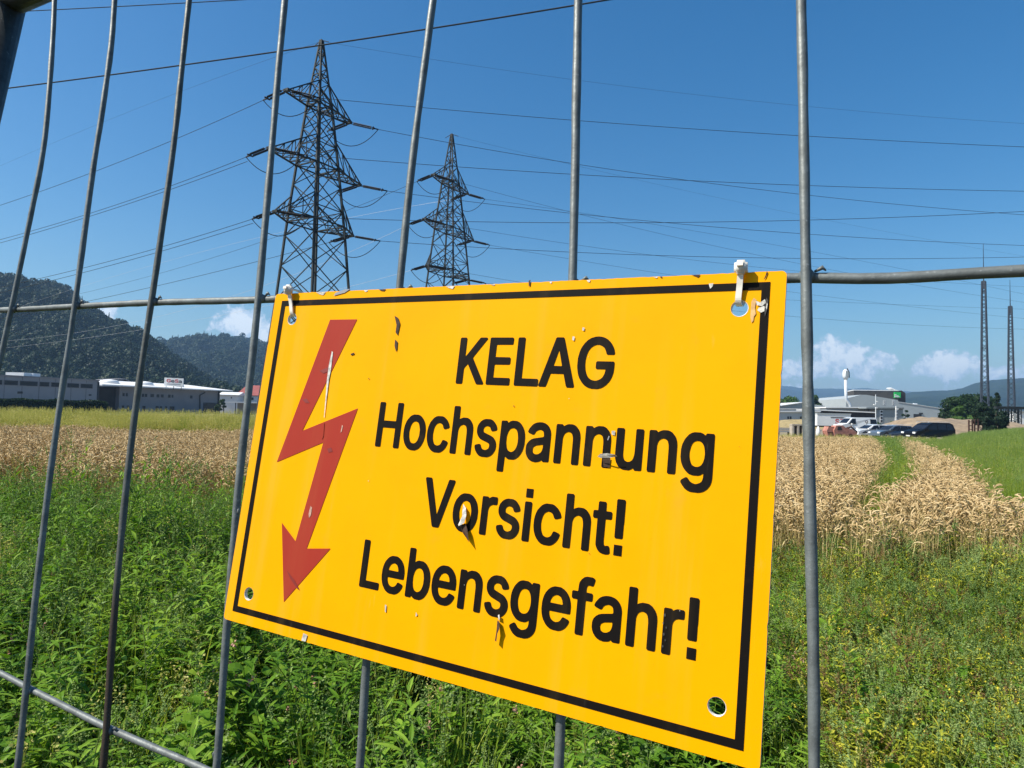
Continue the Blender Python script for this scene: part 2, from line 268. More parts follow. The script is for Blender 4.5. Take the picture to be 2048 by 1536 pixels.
GLYPHS={"!":[[.05,-.012,.15,-.012,.15,.088,.05,.088],[.057,.148,.049,.156,.046,.164,.044,.508,.048,.516,.057,.522,.137,.522,.148,.514,.151,.504,.151,.296,.148,.279,.148,.161,.143,.153,.135,.148]],"9":[[.122,-.013,.112,-.002,.114,.008,.229,.178,.224,.181,.179,.184,.139,.196,.107,.216,.076,.247,.061,.27,.054,.288,.046,.32,.045,.38,.054,.415,.076,.455,.097,.479,.124,.5,.154,.517,.189,.526,.214,.529,.264,.526,.296,.518,.337,.495,.366,.466,.387,.438,.398,.415,.408,.375,.408,.323,.4,.288,.39,.26,.362,.208,.219,-.004,.212,-.011,.204,-.014],[.218,.258,.232,.257,.254,.262,.269,.27,.283,.28,.294,.297,.302,.315,.308,.35,.302,.388,.284,.421,.264,.436,.249,.443,.234,.446,.216,.446,.204,.443,.172,.424,.156,.4,.151,.385,.145,.357,.146,.343,.151,.315,.166,.285,.186,.268]],"A":[[.006,-.013,-.002,-.005,-.004,.003,.181,.51,.189,.518,.196,.521,.286,.52,.294,.512,.301,.497,.481,.008,.481,-.002,.473,-.011,.466,-.014,.391,-.014,.384,-.011,.373,.003,.331,.121,.326,.128,.159,.129,.153,.128,.149,.122,.109,.008,.099,-.009,.089,-.014],[.184,.213,.289,.211,.296,.215,.244,.37,.239,.379,.233,.37,.183,.22]],"E":[[.05,-.013,.042,-.005,.039,.005,.04,.51,.048,.518,.058,.521,.38,.52,.391,.508,.391,.46,.39,.45,.38,.44,.152,.439,.145,.435,.144,.307,.147,.3,.36,.298,.367,.294,.373,.285,.374,.237,.371,.225,.365,.219,.357,.216,.147,.215,.144,.208,.144,.078,.145,.072,.152,.069,.38,.068,.388,.064,.393,.055,.393,-.003,.385,-.011,.375,-.014]],"G":[[.233,-.017,.183,-.007,.14,.013,.105,.039,.067,.083,.049,.113,.037,.143,.024,.196,.021,.221,.021,.293,.024,.313,.037,.365,.049,.396,.067,.425,.095,.459,.135,.493,.175,.513,.228,.526,.272,.529,.32,.524,.357,.513,.393,.496,.425,.472,.444,.453,.468,.42,.482,.393,.493,.355,.493,.348,.485,.34,.477,.337,.397,.338,.388,.348,.373,.381,.36,.401,.351,.411,.323,.429,.287,.441,.248,.441,.223,.433,.193,.418,.174,.403,.157,.383,.14,.348,.129,.31,.124,.273,.124,.235,.132,.183,.145,.148,.163,.117,.18,.099,.195,.088,.215,.077,.24,.07,.265,.067,.285,.067,.297,.07,.332,.082,.357,.099,.373,.12,.385,.145,.393,.183,.385,.187,.282,.187,.272,.19,.264,.201,.264,.253,.269,.263,.28,.269,.488,.268,.496,.261,.499,.253,.499,.198,.496,.161,.485,.12,.47,.088,.454,.063,.415,.025,.375,.001,.355,-.007,.325,-.015,.302,-.018]],"H":[[.05,-.013,.042,-.005,.039,.005,.039,.502,.042,.512,.048,.518,.055,.521,.125,.521,.135,.518,.143,.51,.144,.31,.147,.302,.362,.301,.368,.302,.371,.31,.372,.51,.38,.518,.388,.521,.46,.521,.468,.518,.475,.51,.476,.502,.476,.005,.473,-.005,.468,-.011,.46,-.014,.39,-.014,.38,-.011,.372,-.002,.371,.21,.368,.218,.152,.219,.147,.218,.144,.21,.143,-.002,.135,-.011,.128,-.014]],"K":[[.05,-.013,.042,-.005,.039,.005,.039,.502,.042,.512,.048,.518,.055,.521,.125,.521,.135,.518,.143,.51,.144,.307,.145,.301,.147,.3,.195,.349,.318,.484,.352,.518,.362,.521,.445,.521,.458,.518,.465,.51,.463,.502,.288,.314,.267,.288,.272,.278,.46,.015,.468,.003,.466,-.005,.46,-.011,.453,-.014,.37,-.014,.36,-.011,.345,.008,.203,.208,.195,.214,.156,.178,.144,.16,.144,.005,.141,-.005,.135,-.011,.128,-.014]],"L":[[.05,-.013,.042,-.005,.039,.005,.039,.508,.044,.515,.052,.521,.13,.521,.14,.514,.144,.505,.145,.073,.152,.069,.367,.068,.375,.064,.381,.055,.381,.0,.374,-.01,.365,-.014]],"R":[[.05,-.013,.042,-.005,.039,.005,.04,.51,.048,.518,.055,.521,.258,.521,.312,.513,.345,.5,.391,.462,.41,.435,.42,.413,.426,.388,.429,.37,.429,.338,.42,.292,.408,.265,.396,.247,.383,.234,.344,.205,.342,.2,.445,.009,.447,-.002,.44,-.011,.432,-.014,.352,-.014,.343,-.011,.334,-.002,.325,.012,.233,.183,.225,.186,.152,.186,.145,.183,.144,.178,.143,-.002,.135,-.011,.128,-.014],[.147,.268,.215,.266,.253,.269,.283,.277,.304,.29,.31,.297,.318,.312,.324,.338,.323,.375,.318,.393,.306,.415,.285,.429,.247,.438,.147,.438,.144,.427,.144,.275]],"S":[[.176,-.019,.141,-.012,.116,-.002,.085,.016,.064,.034,.045,.056,.03,.084,.02,.121,.019,.134,.022,.141,.028,.147,.036,.15,.113,.149,.123,.139,.128,.121,.138,.099,.153,.083,.186,.068,.211,.063,.236,.062,.27,.071,.295,.083,.308,.093,.318,.108,.324,.126,.325,.141,.321,.161,.31,.177,.285,.193,.256,.204,.148,.236,.103,.257,.078,.275,.053,.303,.038,.334,.032,.368,.035,.404,.043,.429,.057,.453,.081,.48,.103,.496,.124,.509,.158,.521,.186,.527,.268,.527,.295,.521,.329,.509,.353,.495,.386,.465,.403,.441,.411,.426,.419,.401,.421,.381,.419,.373,.413,.368,.405,.365,.328,.366,.318,.376,.312,.399,.303,.413,.293,.424,.27,.436,.253,.441,.238,.445,.213,.445,.178,.435,.161,.426,.149,.416,.137,.389,.137,.366,.14,.353,.151,.337,.176,.322,.221,.306,.316,.279,.37,.25,.402,.219,.414,.201,.421,.186,.427,.164,.426,.111,.417,.081,.397,.049,.365,.017,.333,-.002,.305,-.012,.27,-.02]],"T":[[.184,-.013,.176,-.005,.173,.005,.172,.435,.165,.439,.025,.44,.014,.452,.014,.51,.022,.518,.032,.521,.427,.52,.437,.51,.438,.5,.438,.452,.427,.44,.287,.439,.279,.435,.278,.0,.272,-.009,.264,-.013]],"V":[[.196,-.013,.185,-.002,.178,.012,-.002,.5,-.002,.51,.009,.52,.019,.521,.091,.521,.104,.51,.216,.198,.236,.138,.241,.129,.246,.136,.376,.51,.384,.518,.391,.521,.471,.52,.481,.51,.479,.495,.299,.0,.289,-.011,.281,-.014]],"a":[[.15,-.022,.113,-.017,.083,-.007,.062,.005,.036,.031,.019,.059,.012,.084,.011,.126,.016,.149,.026,.169,.053,.195,.085,.214,.12,.224,.248,.244,.253,.248,.256,.259,.25,.286,.244,.298,.23,.309,.205,.317,.185,.317,.158,.309,.14,.299,.13,.289,.119,.271,.11,.263,.09,.262,.033,.278,.022,.288,.022,.296,.035,.322,.068,.357,.083,.369,.113,.384,.152,.394,.18,.397,.217,.397,.26,.389,.29,.376,.307,.365,.324,.348,.343,.321,.353,.291,.356,.271,.356,.001,.35,-.008,.343,-.012,.275,-.013,.265,-.01,.253,.003,.228,-.011,.208,-.017,.165,-.023],[.151,.061,.17,.059,.198,.063,.232,.081,.243,.096,.251,.114,.256,.139,.254,.164,.245,.164,.163,.152,.143,.145,.122,.134,.115,.121,.112,.108,.115,.089,.12,.079,.127,.071]],"b":[[.193,-.018,.168,-.011,.136,.009,.127,-.006,.115,-.012,.045,-.011,.038,-.007,.032,.002,.032,.502,.035,.512,.045,.52,.118,.521,.126,.518,.133,.51,.136,.371,.14,.371,.166,.387,.198,.396,.266,.395,.3,.385,.321,.375,.333,.366,.364,.335,.386,.303,.401,.265,.409,.222,.409,.152,.401,.114,.391,.084,.37,.049,.345,.021,.323,.004,.3,-.008,.266,-.019],[.207,.062,.228,.061,.24,.064,.258,.072,.274,.084,.286,.1,.296,.119,.303,.142,.307,.162,.306,.217,.294,.265,.281,.287,.271,.298,.251,.309,.231,.316,.208,.315,.191,.31,.175,.302,.162,.289,.153,.277,.145,.26,.138,.237,.134,.217,.135,.16,.147,.112,.155,.097,.17,.078]],"c":[[.172,-.018,.134,-.009,.107,.004,.079,.026,.051,.057,.031,.095,.024,.114,.018,.142,.015,.165,.015,.215,.018,.234,.024,.262,.036,.292,.051,.32,.089,.358,.106,.372,.137,.387,.169,.395,.244,.395,.269,.39,.291,.381,.329,.358,.362,.322,.374,.299,.382,.28,.381,.275,.369,.264,.319,.251,.296,.251,.283,.262,.274,.28,.262,.297,.239,.31,.222,.315,.197,.316,.167,.305,.149,.291,.136,.272,.128,.255,.121,.227,.116,.187,.123,.137,.131,.114,.139,.1,.153,.079,.177,.067,.199,.061,.216,.061,.232,.064,.247,.069,.262,.079,.272,.092,.286,.119,.296,.128,.319,.128,.369,.115,.38,.107,.382,.1,.372,.072,.353,.042,.332,.021,.301,-.001,.276,-.012,.247,-.019]],"e":[[.174,-.018,.139,-.011,.107,.004,.082,.023,.051,.057,.036,.082,.023,.117,.015,.16,.016,.224,.024,.26,.034,.289,.051,.32,.079,.351,.106,.372,.132,.385,.167,.395,.237,.396,.254,.393,.291,.38,.32,.362,.348,.335,.367,.307,.382,.27,.39,.232,.389,.167,.382,.159,.374,.156,.124,.156,.121,.154,.119,.149,.123,.127,.129,.112,.14,.092,.157,.077,.184,.064,.214,.059,.247,.067,.264,.077,.276,.089,.288,.109,.299,.118,.314,.118,.369,.105,.382,.096,.384,.087,.377,.067,.36,.042,.337,.018,.311,.001,.286,-.011,.252,-.019],[.122,.234,.276,.233,.282,.234,.285,.239,.275,.272,.254,.301,.229,.312,.214,.316,.197,.316,.172,.309,.146,.292,.128,.265,.121,.242]],"f":[[.071,-.013,.063,-.005,.06,.003,.06,.307,.053,.314,.001,.314,-.009,.319,-.015,.33,-.015,.378,-.01,.385,-.002,.391,.051,.391,.059,.394,.063,.455,.068,.475,.09,.505,.119,.528,.136,.535,.159,.541,.224,.541,.246,.536,.259,.526,.262,.518,.251,.48,.245,.465,.234,.457,.219,.457,.196,.461,.174,.455,.167,.445,.163,.43,.162,.398,.166,.392,.231,.391,.236,.39,.243,.384,.247,.375,.247,.335,.244,.323,.234,.314,.171,.314,.163,.31,.162,.0,.157,-.007,.149,-.013]],"g":[[.167,-.161,.147,-.159,.117,-.15,.086,-.134,.058,-.108,.039,-.087,.033,-.073,.036,-.064,.046,-.053,.084,-.033,.092,-.03,.107,-.03,.115,-.034,.142,-.062,.167,-.076,.204,-.085,.229,-.081,.259,-.07,.277,-.056,.284,-.041,.29,-.018,.29,.014,.289,.017,.284,.017,.257,.001,.227,-.007,.169,-.007,.127,.002,.104,.014,.08,.032,.058,.054,.039,.081,.026,.109,.021,.127,.015,.157,.015,.227,.026,.274,.049,.319,.062,.335,.093,.367,.107,.376,.129,.387,.162,.395,.232,.395,.262,.386,.289,.37,.296,.383,.306,.39,.382,.389,.392,.379,.393,.369,.393,-.011,.39,-.043,.382,-.071,.369,-.094,.348,-.118,.324,-.136,.299,-.149,.276,-.156,.244,-.162],[.19,.074,.216,.074,.237,.079,.254,.088,.265,.099,.275,.114,.283,.132,.29,.159,.293,.192,.29,.224,.282,.257,.273,.276,.255,.299,.237,.309,.219,.315,.189,.314,.169,.307,.154,.298,.141,.284,.13,.262,.118,.216,.116,.194,.118,.167,.124,.141,.136,.112,.151,.091,.172,.08]],"h":[[.043,-.013,.035,-.005,.032,.005,.032,.508,.037,.515,.045,.521,.12,.521,.131,.514,.134,.505,.136,.374,.138,.373,.163,.385,.201,.396,.263,.395,.283,.39,.311,.378,.343,.349,.361,.323,.371,.297,.377,.26,.376,.0,.368,-.011,.358,-.014,.29,-.013,.278,-.002,.277,.228,.273,.26,.263,.288,.248,.304,.226,.313,.205,.316,.18,.309,.157,.295,.144,.275,.135,.247,.133,-.002,.126,-.011,.118,-.014]],"i":[[.044,-.013,.035,-.005,.032,.005,.033,.378,.037,.385,.046,.391,.121,.391,.131,.384,.135,.375,.134,.0,.13,-.007,.121,-.013],[.036,.432,.134,.432,.134,.523,.036,.523]],"n":[[.043,-.013,.035,-.005,.032,.005,.032,.372,.035,.383,.041,.388,.048,.391,.115,.391,.127,.385,.136,.371,.161,.384,.188,.393,.203,.396,.256,.396,.283,.39,.31,.378,.342,.35,.358,.328,.369,.302,.374,.28,.377,.255,.377,.005,.374,-.005,.368,-.011,.36,-.014,.295,-.014,.285,-.011,.278,-.002,.277,.228,.273,.26,.263,.288,.248,.304,.226,.313,.205,.316,.18,.309,.157,.295,.144,.275,.135,.247,.133,-.002,.126,-.011,.118,-.014]],"o":[[.172,-.018,.134,-.009,.107,.004,.079,.026,.051,.057,.031,.095,.024,.114,.018,.142,.015,.165,.015,.215,.018,.234,.024,.262,.036,.292,.051,.32,.089,.358,.107,.372,.137,.387,.169,.395,.247,.395,.279,.387,.309,.372,.338,.349,.367,.315,.38,.292,.389,.267,.4,.224,.4,.152,.389,.109,.374,.075,.348,.037,.317,.009,.284,-.008,.242,-.019],[.193,.062,.216,.061,.232,.064,.247,.07,.262,.081,.279,.102,.294,.142,.298,.162,.298,.212,.295,.229,.279,.273,.268,.289,.257,.3,.242,.308,.216,.316,.194,.315,.177,.31,.159,.3,.149,.291,.129,.257,.118,.21,.116,.187,.121,.149,.128,.122,.136,.105,.153,.079,.174,.068]],"p":[[.043,-.156,.035,-.148,.032,-.138,.033,.38,.045,.39,.115,.391,.121,.39,.128,.383,.133,.37,.136,.368,.166,.387,.201,.396,.266,.395,.305,.383,.333,.366,.364,.335,.386,.303,.401,.265,.409,.222,.409,.154,.401,.115,.389,.08,.37,.049,.345,.021,.307,-.005,.271,-.018,.196,-.019,.168,-.011,.14,.006,.136,.005,.133,-.145,.126,-.154,.118,-.157],[.207,.062,.228,.061,.24,.064,.258,.072,.274,.085,.286,.1,.296,.12,.303,.142,.307,.162,.306,.217,.294,.265,.281,.287,.271,.298,.251,.309,.231,.316,.208,.315,.191,.31,.175,.302,.162,.289,.153,.277,.145,.26,.138,.237,.134,.217,.135,.16,.147,.112,.155,.097,.17,.078]],"r":[[.043,-.013,.035,-.005,.032,.005,.033,.38,.045,.391,.115,.391,.123,.388,.136,.376,.161,.389,.183,.396,.251,.395,.259,.388,.262,.38,.262,.328,.259,.32,.248,.312,.196,.311,.17,.303,.153,.29,.144,.278,.138,.263,.134,.245,.133,-.002,.126,-.011,.118,-.014]],"s":[[.139,-.018,.106,-.011,.086,-.002,.059,.018,.034,.046,.023,.067,.017,.087,.02,.1,.031,.108,.076,.118,.101,.118,.112,.109,.122,.087,.136,.072,.151,.064,.171,.059,.191,.058,.214,.064,.236,.076,.246,.097,.246,.112,.241,.124,.231,.132,.204,.142,.111,.167,.083,.179,.061,.196,.04,.222,.032,.239,.027,.265,.028,.292,.036,.318,.047,.337,.076,.366,.106,.383,.126,.39,.153,.396,.221,.396,.241,.392,.266,.384,.288,.37,.321,.338,.331,.323,.341,.299,.342,.289,.338,.283,.328,.276,.288,.267,.261,.266,.248,.277,.234,.302,.229,.306,.204,.317,.176,.318,.156,.313,.137,.299,.13,.284,.131,.265,.136,.255,.149,.247,.271,.212,.296,.2,.311,.188,.33,.17,.341,.152,.349,.13,.352,.107,.349,.082,.341,.059,.32,.029,.297,.009,.273,-.005,.249,-.013,.221,-.019]],"t":[[.159,-.017,.134,-.014,.101,-.004,.08,.011,.058,.039,.048,.061,.045,.086,.044,.311,.038,.315,-.002,.315,-.01,.321,-.015,.329,-.015,.376,-.011,.385,-.002,.392,.038,.392,.044,.396,.045,.468,.05,.476,.059,.482,.134,.481,.144,.468,.146,.395,.154,.392,.211,.392,.22,.386,.224,.379,.225,.331,.224,.326,.217,.319,.209,.315,.151,.315,.146,.311,.145,.109,.148,.083,.154,.068,.169,.063,.194,.067,.209,.067,.219,.058,.224,.049,.232,.004,.221,-.01,.211,-.014,.181,-.018]],"u":[[.148,-.015,.112,-.005,.085,.011,.055,.048,.04,.08,.035,.103,.032,.145,.033,.38,.043,.39,.053,.391,.12,.391,.133,.38,.134,.135,.138,.115,.145,.095,.162,.075,.191,.065,.208,.064,.226,.068,.251,.082,.263,.1,.273,.128,.277,.155,.278,.38,.285,.388,.293,.391,.365,.39,.374,.383,.377,.372,.376,-.003,.363,-.013,.293,-.014,.288,-.013,.281,-.006,.273,.008,.245,-.007,.218,-.016]],"v":[[.155,-.013,.144,-.002,.134,.02,.004,.357,-.001,.372,-.001,.38,.007,.388,.017,.391,.09,.391,.097,.388,.103,.383,.19,.144,.195,.136,.2,.144,.286,.383,.292,.388,.3,.391,.38,.39,.39,.38,.386,.362,.246,.0,.24,-.009,.232,-.013]]}
ADV={"!":.196,"9":.453,"A":.479,"E":.418,"G":.52,"H":.517,"K":.466,"L":.393,"R":.449,"S":.446,"T":.448,"V":.479,"a":.389,"b":.424,"c":.395,"e":.404,"f":.253,"g":.425,"h":.41,"i":.166,"n":.409,"o":.415,"p":.424,"r":.259,"s":.365,"t":.227,"u":.41,"v":.389}
# ---------------------------------------------------------------- materials
M = {}
M['steel_dark'] = mat('pylon_steel', (.009, .016, .018), .75, .0, .3, .8)
M['insul'] = mat('insulator_brown', (.006, .006, .007), .6, spec=.25)
M['cable'] = mat('power_cable', (.025, .03, .035), .8, spec=.2)
M['cable_sunlit'] = mat('painted_sunlit_cable', (.55, .56, .58), .4, .3)  # pale copy of the dark cable, with sunlight put into its colour
M['white'] = mat('white_sheet', (.72, .73, .74), .5, 0, .08, .5)
M['roofwhite'] = mat('white_roof', (.8, .8, .8), .5, 0, .1, .3)
M['shade'] = mat('grey_render', (.27, .275, .30), .8, 0, .1, .4)
M['shade2'] = mat('grey_panel', (.23, .225, .24), .8, 0, .1, .4)
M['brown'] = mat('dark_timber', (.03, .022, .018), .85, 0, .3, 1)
M['dark'] = mat('dark_trim', (.02, .02, .022), .6)
M['hall'] = mat('pale_grey_cladding', (.36, .40, .42), .6, 0, .06, .3)
M['hall2'] = mat('mid_grey_cladding', (.25, .28, .29), .6, 0, .08, .5)
M['cube'] = mat('dark_brown_cladding', (.065, .058, .052), .7, 0, .25, .5)
M['glass'] = mat('window_glass', (.012, .014, .02), .25, spec=.35)
M['red'] = mat('red_paint', (.55, .02, .02), .5)
M['redroof'] = mat('red_roof', (.30, .075, .06), .7, 0, .2, .5)
M['green'] = mat('green_sign', (.01, .42, .08), .5)
M['alu'] = mat('bright_steel', (.66, .7, .74), .45, .1, .1, 1)
M['sand'] = mat('sand_heap', (.30, .225, .145), .95, 0, .3, .8, .6, 2, col2=(.2, .15, .10))
M['rust'] = mat('rusty_steel', (.07, .03, .02), .9, 0, .4, 4)
M['tyre'] = mat('tyre_rubber', (.012, .012, .013), .9)
M['rim'] = mat('wheel_rim', (.35, .36, .38), .4, .6)
M['light'] = mat('lamp_glass', (.75, .78, .8), .15)
M['orange'] = mat('faded_red_paint', (.46, .2, .15), .6, 0, .3, 3)
M['concrete'] = mat('concrete', (.4, .35, .29), .9, 0, .2, 3, .3, 10)
M['trunk'] = mat('bark', (.06, .045, .03), .95, 0, .3, 6, .5, 12)

# ---------------------------------------------------------------- fence and sign planes (from the photograph's perspective)
# sign plane: top-left corner, unit right, unit down and unit away from the camera, in the camera frame
Tc = np.array([-0.14845275, -0.05661334, 0.42805972])
exc = np.array([0.26387678, 0.00897469, -0.1424377]); exc /= np.linalg.norm(exc)
eyc = np.array([-0.02141075, 0.19468263, -0.02739382]); eyc -= exc * (eyc @ exc); eyc /= np.linalg.norm(eyc)
nc = np.cross(exc, eyc)
ex, ey, nn_ = M3 @ exc, M3 @ eyc, M3 @ nc; T0 = CAM + M3 @ Tc
def plane_mat(off=0.0):
    m = np.eye(4); m[:3, 0] = ex; m[:3, 1] = -ey; m[:3, 2] = -nn_; m[:3, 3] = T0 + nn_ * off
    return Matrix(m.tolist())
def onplane(u, v, off=0.0):      # local x, y on the plane lying 'off' behind the sign face
    d = ray(u, v); O = T0 + nn_ * off; k = ((O - CAM) @ nn_) / (d @ nn_); P = CAM + d * k - O
    return np.array([P @ ex, -(P @ ey)])

# galvanised wire
def galv(name, base=(.155, .172, .172), rust=None):
    m = bpy.data.materials.new(name); m.use_nodes = True; t = NT(m.node_tree); p = m.node_tree.nodes['Principled BSDF']
    oc = t.n('ShaderNodeTexCoord').outputs['Object']
    n1 = t.noise(oc, 90, 5, .6); n2 = t.noise(oc, 420, 4, .6); n3 = t.noise(oc, 22, 3, .5)
    c = t.mix(t.sstep(n1, .35, .7), base, tuple(x * .62 for x in base))
    c = t.mix(t.math('MULTIPLY', t.sstep(n2, .62, .74), .45), c, (.36, .38, .4))
    c = t.mix(t.sstep(n3, .62, .74), c, (.12, .085, .06)) if False else t.mix(t.math('MULTIPLY', t.sstep(n3, .66, .8), .5), c, (.13, .1, .08))
    if rust:
        sp = t.n('ShaderNodeSeparateXYZ'); t.l(oc, sp.inputs[0]); rz_ = t.math('ADD', sp.outputs[1], t.math('MULTIPLY', t.math('SUBTRACT', n1, .5), .05))
        c = t.mix(t.math('MULTIPLY', t.sstep(rz_, rust + .02, rust - .02), .85), c, t.mix(n2, (.06, .032, .016), (.022, .014, .010)))
    t.l(c, p.inputs['Base Color']); p.inputs['Metallic'].default_value = .25
    t.l(t.math('MULTIPLY_ADD', n1, .3, .38), p.inputs['Roughness'])
    b = t.n('ShaderNodeBump'); b.inputs['Strength'].default_value = .5; b.inputs['Distance'].default_value = .0004
    t.l(t.math('ADD', n2, n1), b.inputs['Height']); t.l(b.outputs[0], p.inputs['Normal'])
    return m
M['galv'] = galv('galvanised_wire'); M['galvr'] = galv('galvanised_wire_rusting', (.11, .115, .105), float(onplane(233, 1170, .006)[1]))
M['tube'] = galv('galvanised_tube', (.07, .075, .075))

def smoothline(P, n=60):
    P = np.array(P, float); s_ = np.r_[0, np.cumsum(np.linalg.norm(np.diff(P, axis=0), axis=1))]
    q = np.linspace(0, s_[-1], n); out = np.stack([np.interp(q, s_, P[:, k]) for k in range(P.shape[1])], 1)
    for _ in range(3):
        out[1:-1] = (out[:-2] + 2 * out[1:-1] + out[2:]) / 4
    return out

VW = {  # centre lines of the upright wires in the photograph
 0: [(109, 0), (107, 60), (101, 150), (93, 250), (88, 300), (80, 345), (66, 410), (48, 500), (24, 615), (4, 705)],
 1: [(229, 0), (222, 105), (211, 170), (201, 250), (192, 290), (172, 440), (149, 613), (120, 800), (98, 960), (70, 1200), (52, 1375), (36, 1536)],
 2: [(378, 0), (362, 150), (350, 280), (330, 420), (303, 605), (273, 800), (254, 960), (238, 1120), (226, 1260), (215, 1430), (209, 1536)],
 3: [(570, 0), (556, 150), (544, 300), (520, 560), (515, 620), (497, 790), (478, 960), (455, 1240), (435, 1536)],
 4: [(868, 0), (851, 130), (835, 250), (820, 380), (801, 565), (733, 1330), (722, 1536)],
 5: [(1157, 0), (1153, 200), (1150, 400), (1146, 560), (1122, 1440), (1119, 1536)],
 6: [(1604, 0), (1608, 200), (1613, 450), (1612, 560), (1615, 700), (1622, 1000), (1630, 1300), (1633, 1536)]}
HW = {0: [(0, 620), (25, 620), (150, 613), (303, 605), (517, 600), (552, 598), (1050, 577), (1573, 556), (1612, 552), (1640, 552), (1700, 560), (1745, 562), (1800, 557), (1900, 549), (2048, 541)],
      1: [(0, 1345), (55, 1375), (213, 1455), (300, 1492), (405, 1536)]}
OV, OH = .0062, .0105            # the uprights hang behind the sign, the cross wires behind the uprights
fence = tag(empty('mesh_fence', mat=plane_mat(0)), 'grey galvanised wire mesh site fence panel with bent wires and tubular frame', 'fence')
ctop = onplane(33, 27, .02); top_y = ctop[1]; left_x = ctop[0] - .013; top_y += .009
print('fence corner', ctop, 'col x', [onplane(*VW[k][5 if len(VW[k]) > 5 else 2], OV)[0].round(3) for k in VW])
bot_y = -1.33
cols = []
for k, L in VW.items():
    P = [onplane(u, v, OV) for u, v in L]
    P = [np.array(p) for p in P]
    d0 = (P[0] - P[1]); d0 /= d0[1]; P = [P[0] + d0 * (top_y - .0 - P[0][1])] + P
    dl = (P[-1] - P[-3]); dl = dl / dl[1] if abs(dl[1]) > 1e-4 else np.array([0, 1.0])
    dl = np.array([dl[0] * .35, 1.0]); P = P + [P[-1] + dl * (bot_y - P[-1][1])]
    cols.append(P)
x6 = [p.copy() for p in cols[-1]]
for j in (1, 2, 3, 4, 5):
    cols.append([p + np.array([.107 * j, 0]) for p in x6])
for k, P in enumerate(cols):
    S = smoothline(P, 110); r_ = np.full(len(S), .00222) * (1 + .05 * rng.standard_normal(len(S)))
    wob = np.cumsum(rng.standard_normal(len(S))) * .00008; wob -= np.linspace(wob[0], wob[-1], len(S))
    b = MB(); b.tube([(p[0] + wv, p[1], -OV) for p, wv in zip(S, wob)], r_, 14)
    for q in range(4 if k < 7 else 0):                    # zinc drips
        i = rng.integers(30, 75); p = S[i]; a = rng.uniform(0, 6.28)
        b.tube([(p[0] + wob[i] + math.cos(a) * .0019, p[1] - .003, -OV + .0019 * abs(math.sin(a))), (p[0] + wob[i] + math.cos(a) * .0022, p[1], -OV + .0021 * abs(math.sin(a))), (p[0] + wob[i] + math.cos(a) * .0018, p[1] + .0025, -OV + .0018 * abs(math.sin(a)))], [.0003, .0010, .0002], 8)
    b.build('upright_wire', M['galvr'] if k in (2,) else M['galv'], fence, True)
rows = []
h0 = [onplane(u, v, OH) for u, v in HW[0]]; h1 = [onplane(u, v, OH) for u, v in HW[1]]
h0 = [np.array([left_x - .0, h0[0][1]])] + h0 + [h0[-1] + np.array([.55, .0])]
sl_ = 0.0; h1 = [np.array([left_x, h1[0][1]])] + h1 + [np.array([h0[-1][0], h1[-1][1] + .002])]
rows = [h0, h1]
print('rows y', h0[1], h1[2], 'top', top_y)
dy = h1[2][1] - h0[3][1]
for j in (1, 2, 3):
    rows.append([np.array([p[0], p[1] + dy * j]) for p in h1])
for k, P in enumerate(rows):
    S = smoothline(P, 130)
    b = MB(); b.tube([(p[0], p[1], -OH) for p in S], (.0024 if k == 0 else .0021) * (1 + .04 * rng.standard_normal(len(S))), 14)
    for C_ in cols:                                       # weld beads at the crossings
        C2 = np.array(C_); xx = np.interp(-S[:, 1].mean(), -C2[:, 1], C2[:, 0])
        yy = np.interp(xx, S[:, 0], S[:, 1])
        if xx > left_x: b.lathe((xx, yy, -OH + .0008), [(.0004, 0), (.0032, .0006), (.0034, .0022), (.0022, .0036), (.0003, .004)], 10)
        if k < 2 and rng.random() < .7: b.tube([(xx + .003, yy + .002, -OH + .0018), (xx + .0062, yy + .0034, -OH + .0028), (xx + .0075, yy + .0022, -OH + .002)], [.0005, .0010, .0003], 9)
    b.build('cross_wire', M['galv'], fence, True)
rad = .019
b = MB(); b.tube([(left_x - rad, top_y + rad, -.02), (left_x - rad, bot_y, -.02)], rad, 20); b.build('frame_tube', M['tube'], fence, True)
b = MB(); b.tube([(left_x - 2 * rad, top_y + rad, -.02), (h0[-1][0] + .03, top_y + rad, -.02)], rad, 20); b.build('frame_tube', M['tube'], fence, True)
b = MB(); b.tube([(h0[-1][0] + .03, top_y + rad, -.02), (h0[-1][0] + .03, bot_y, -.02)], rad, 20); b.build('frame_tube', M['tube'], fence, True)

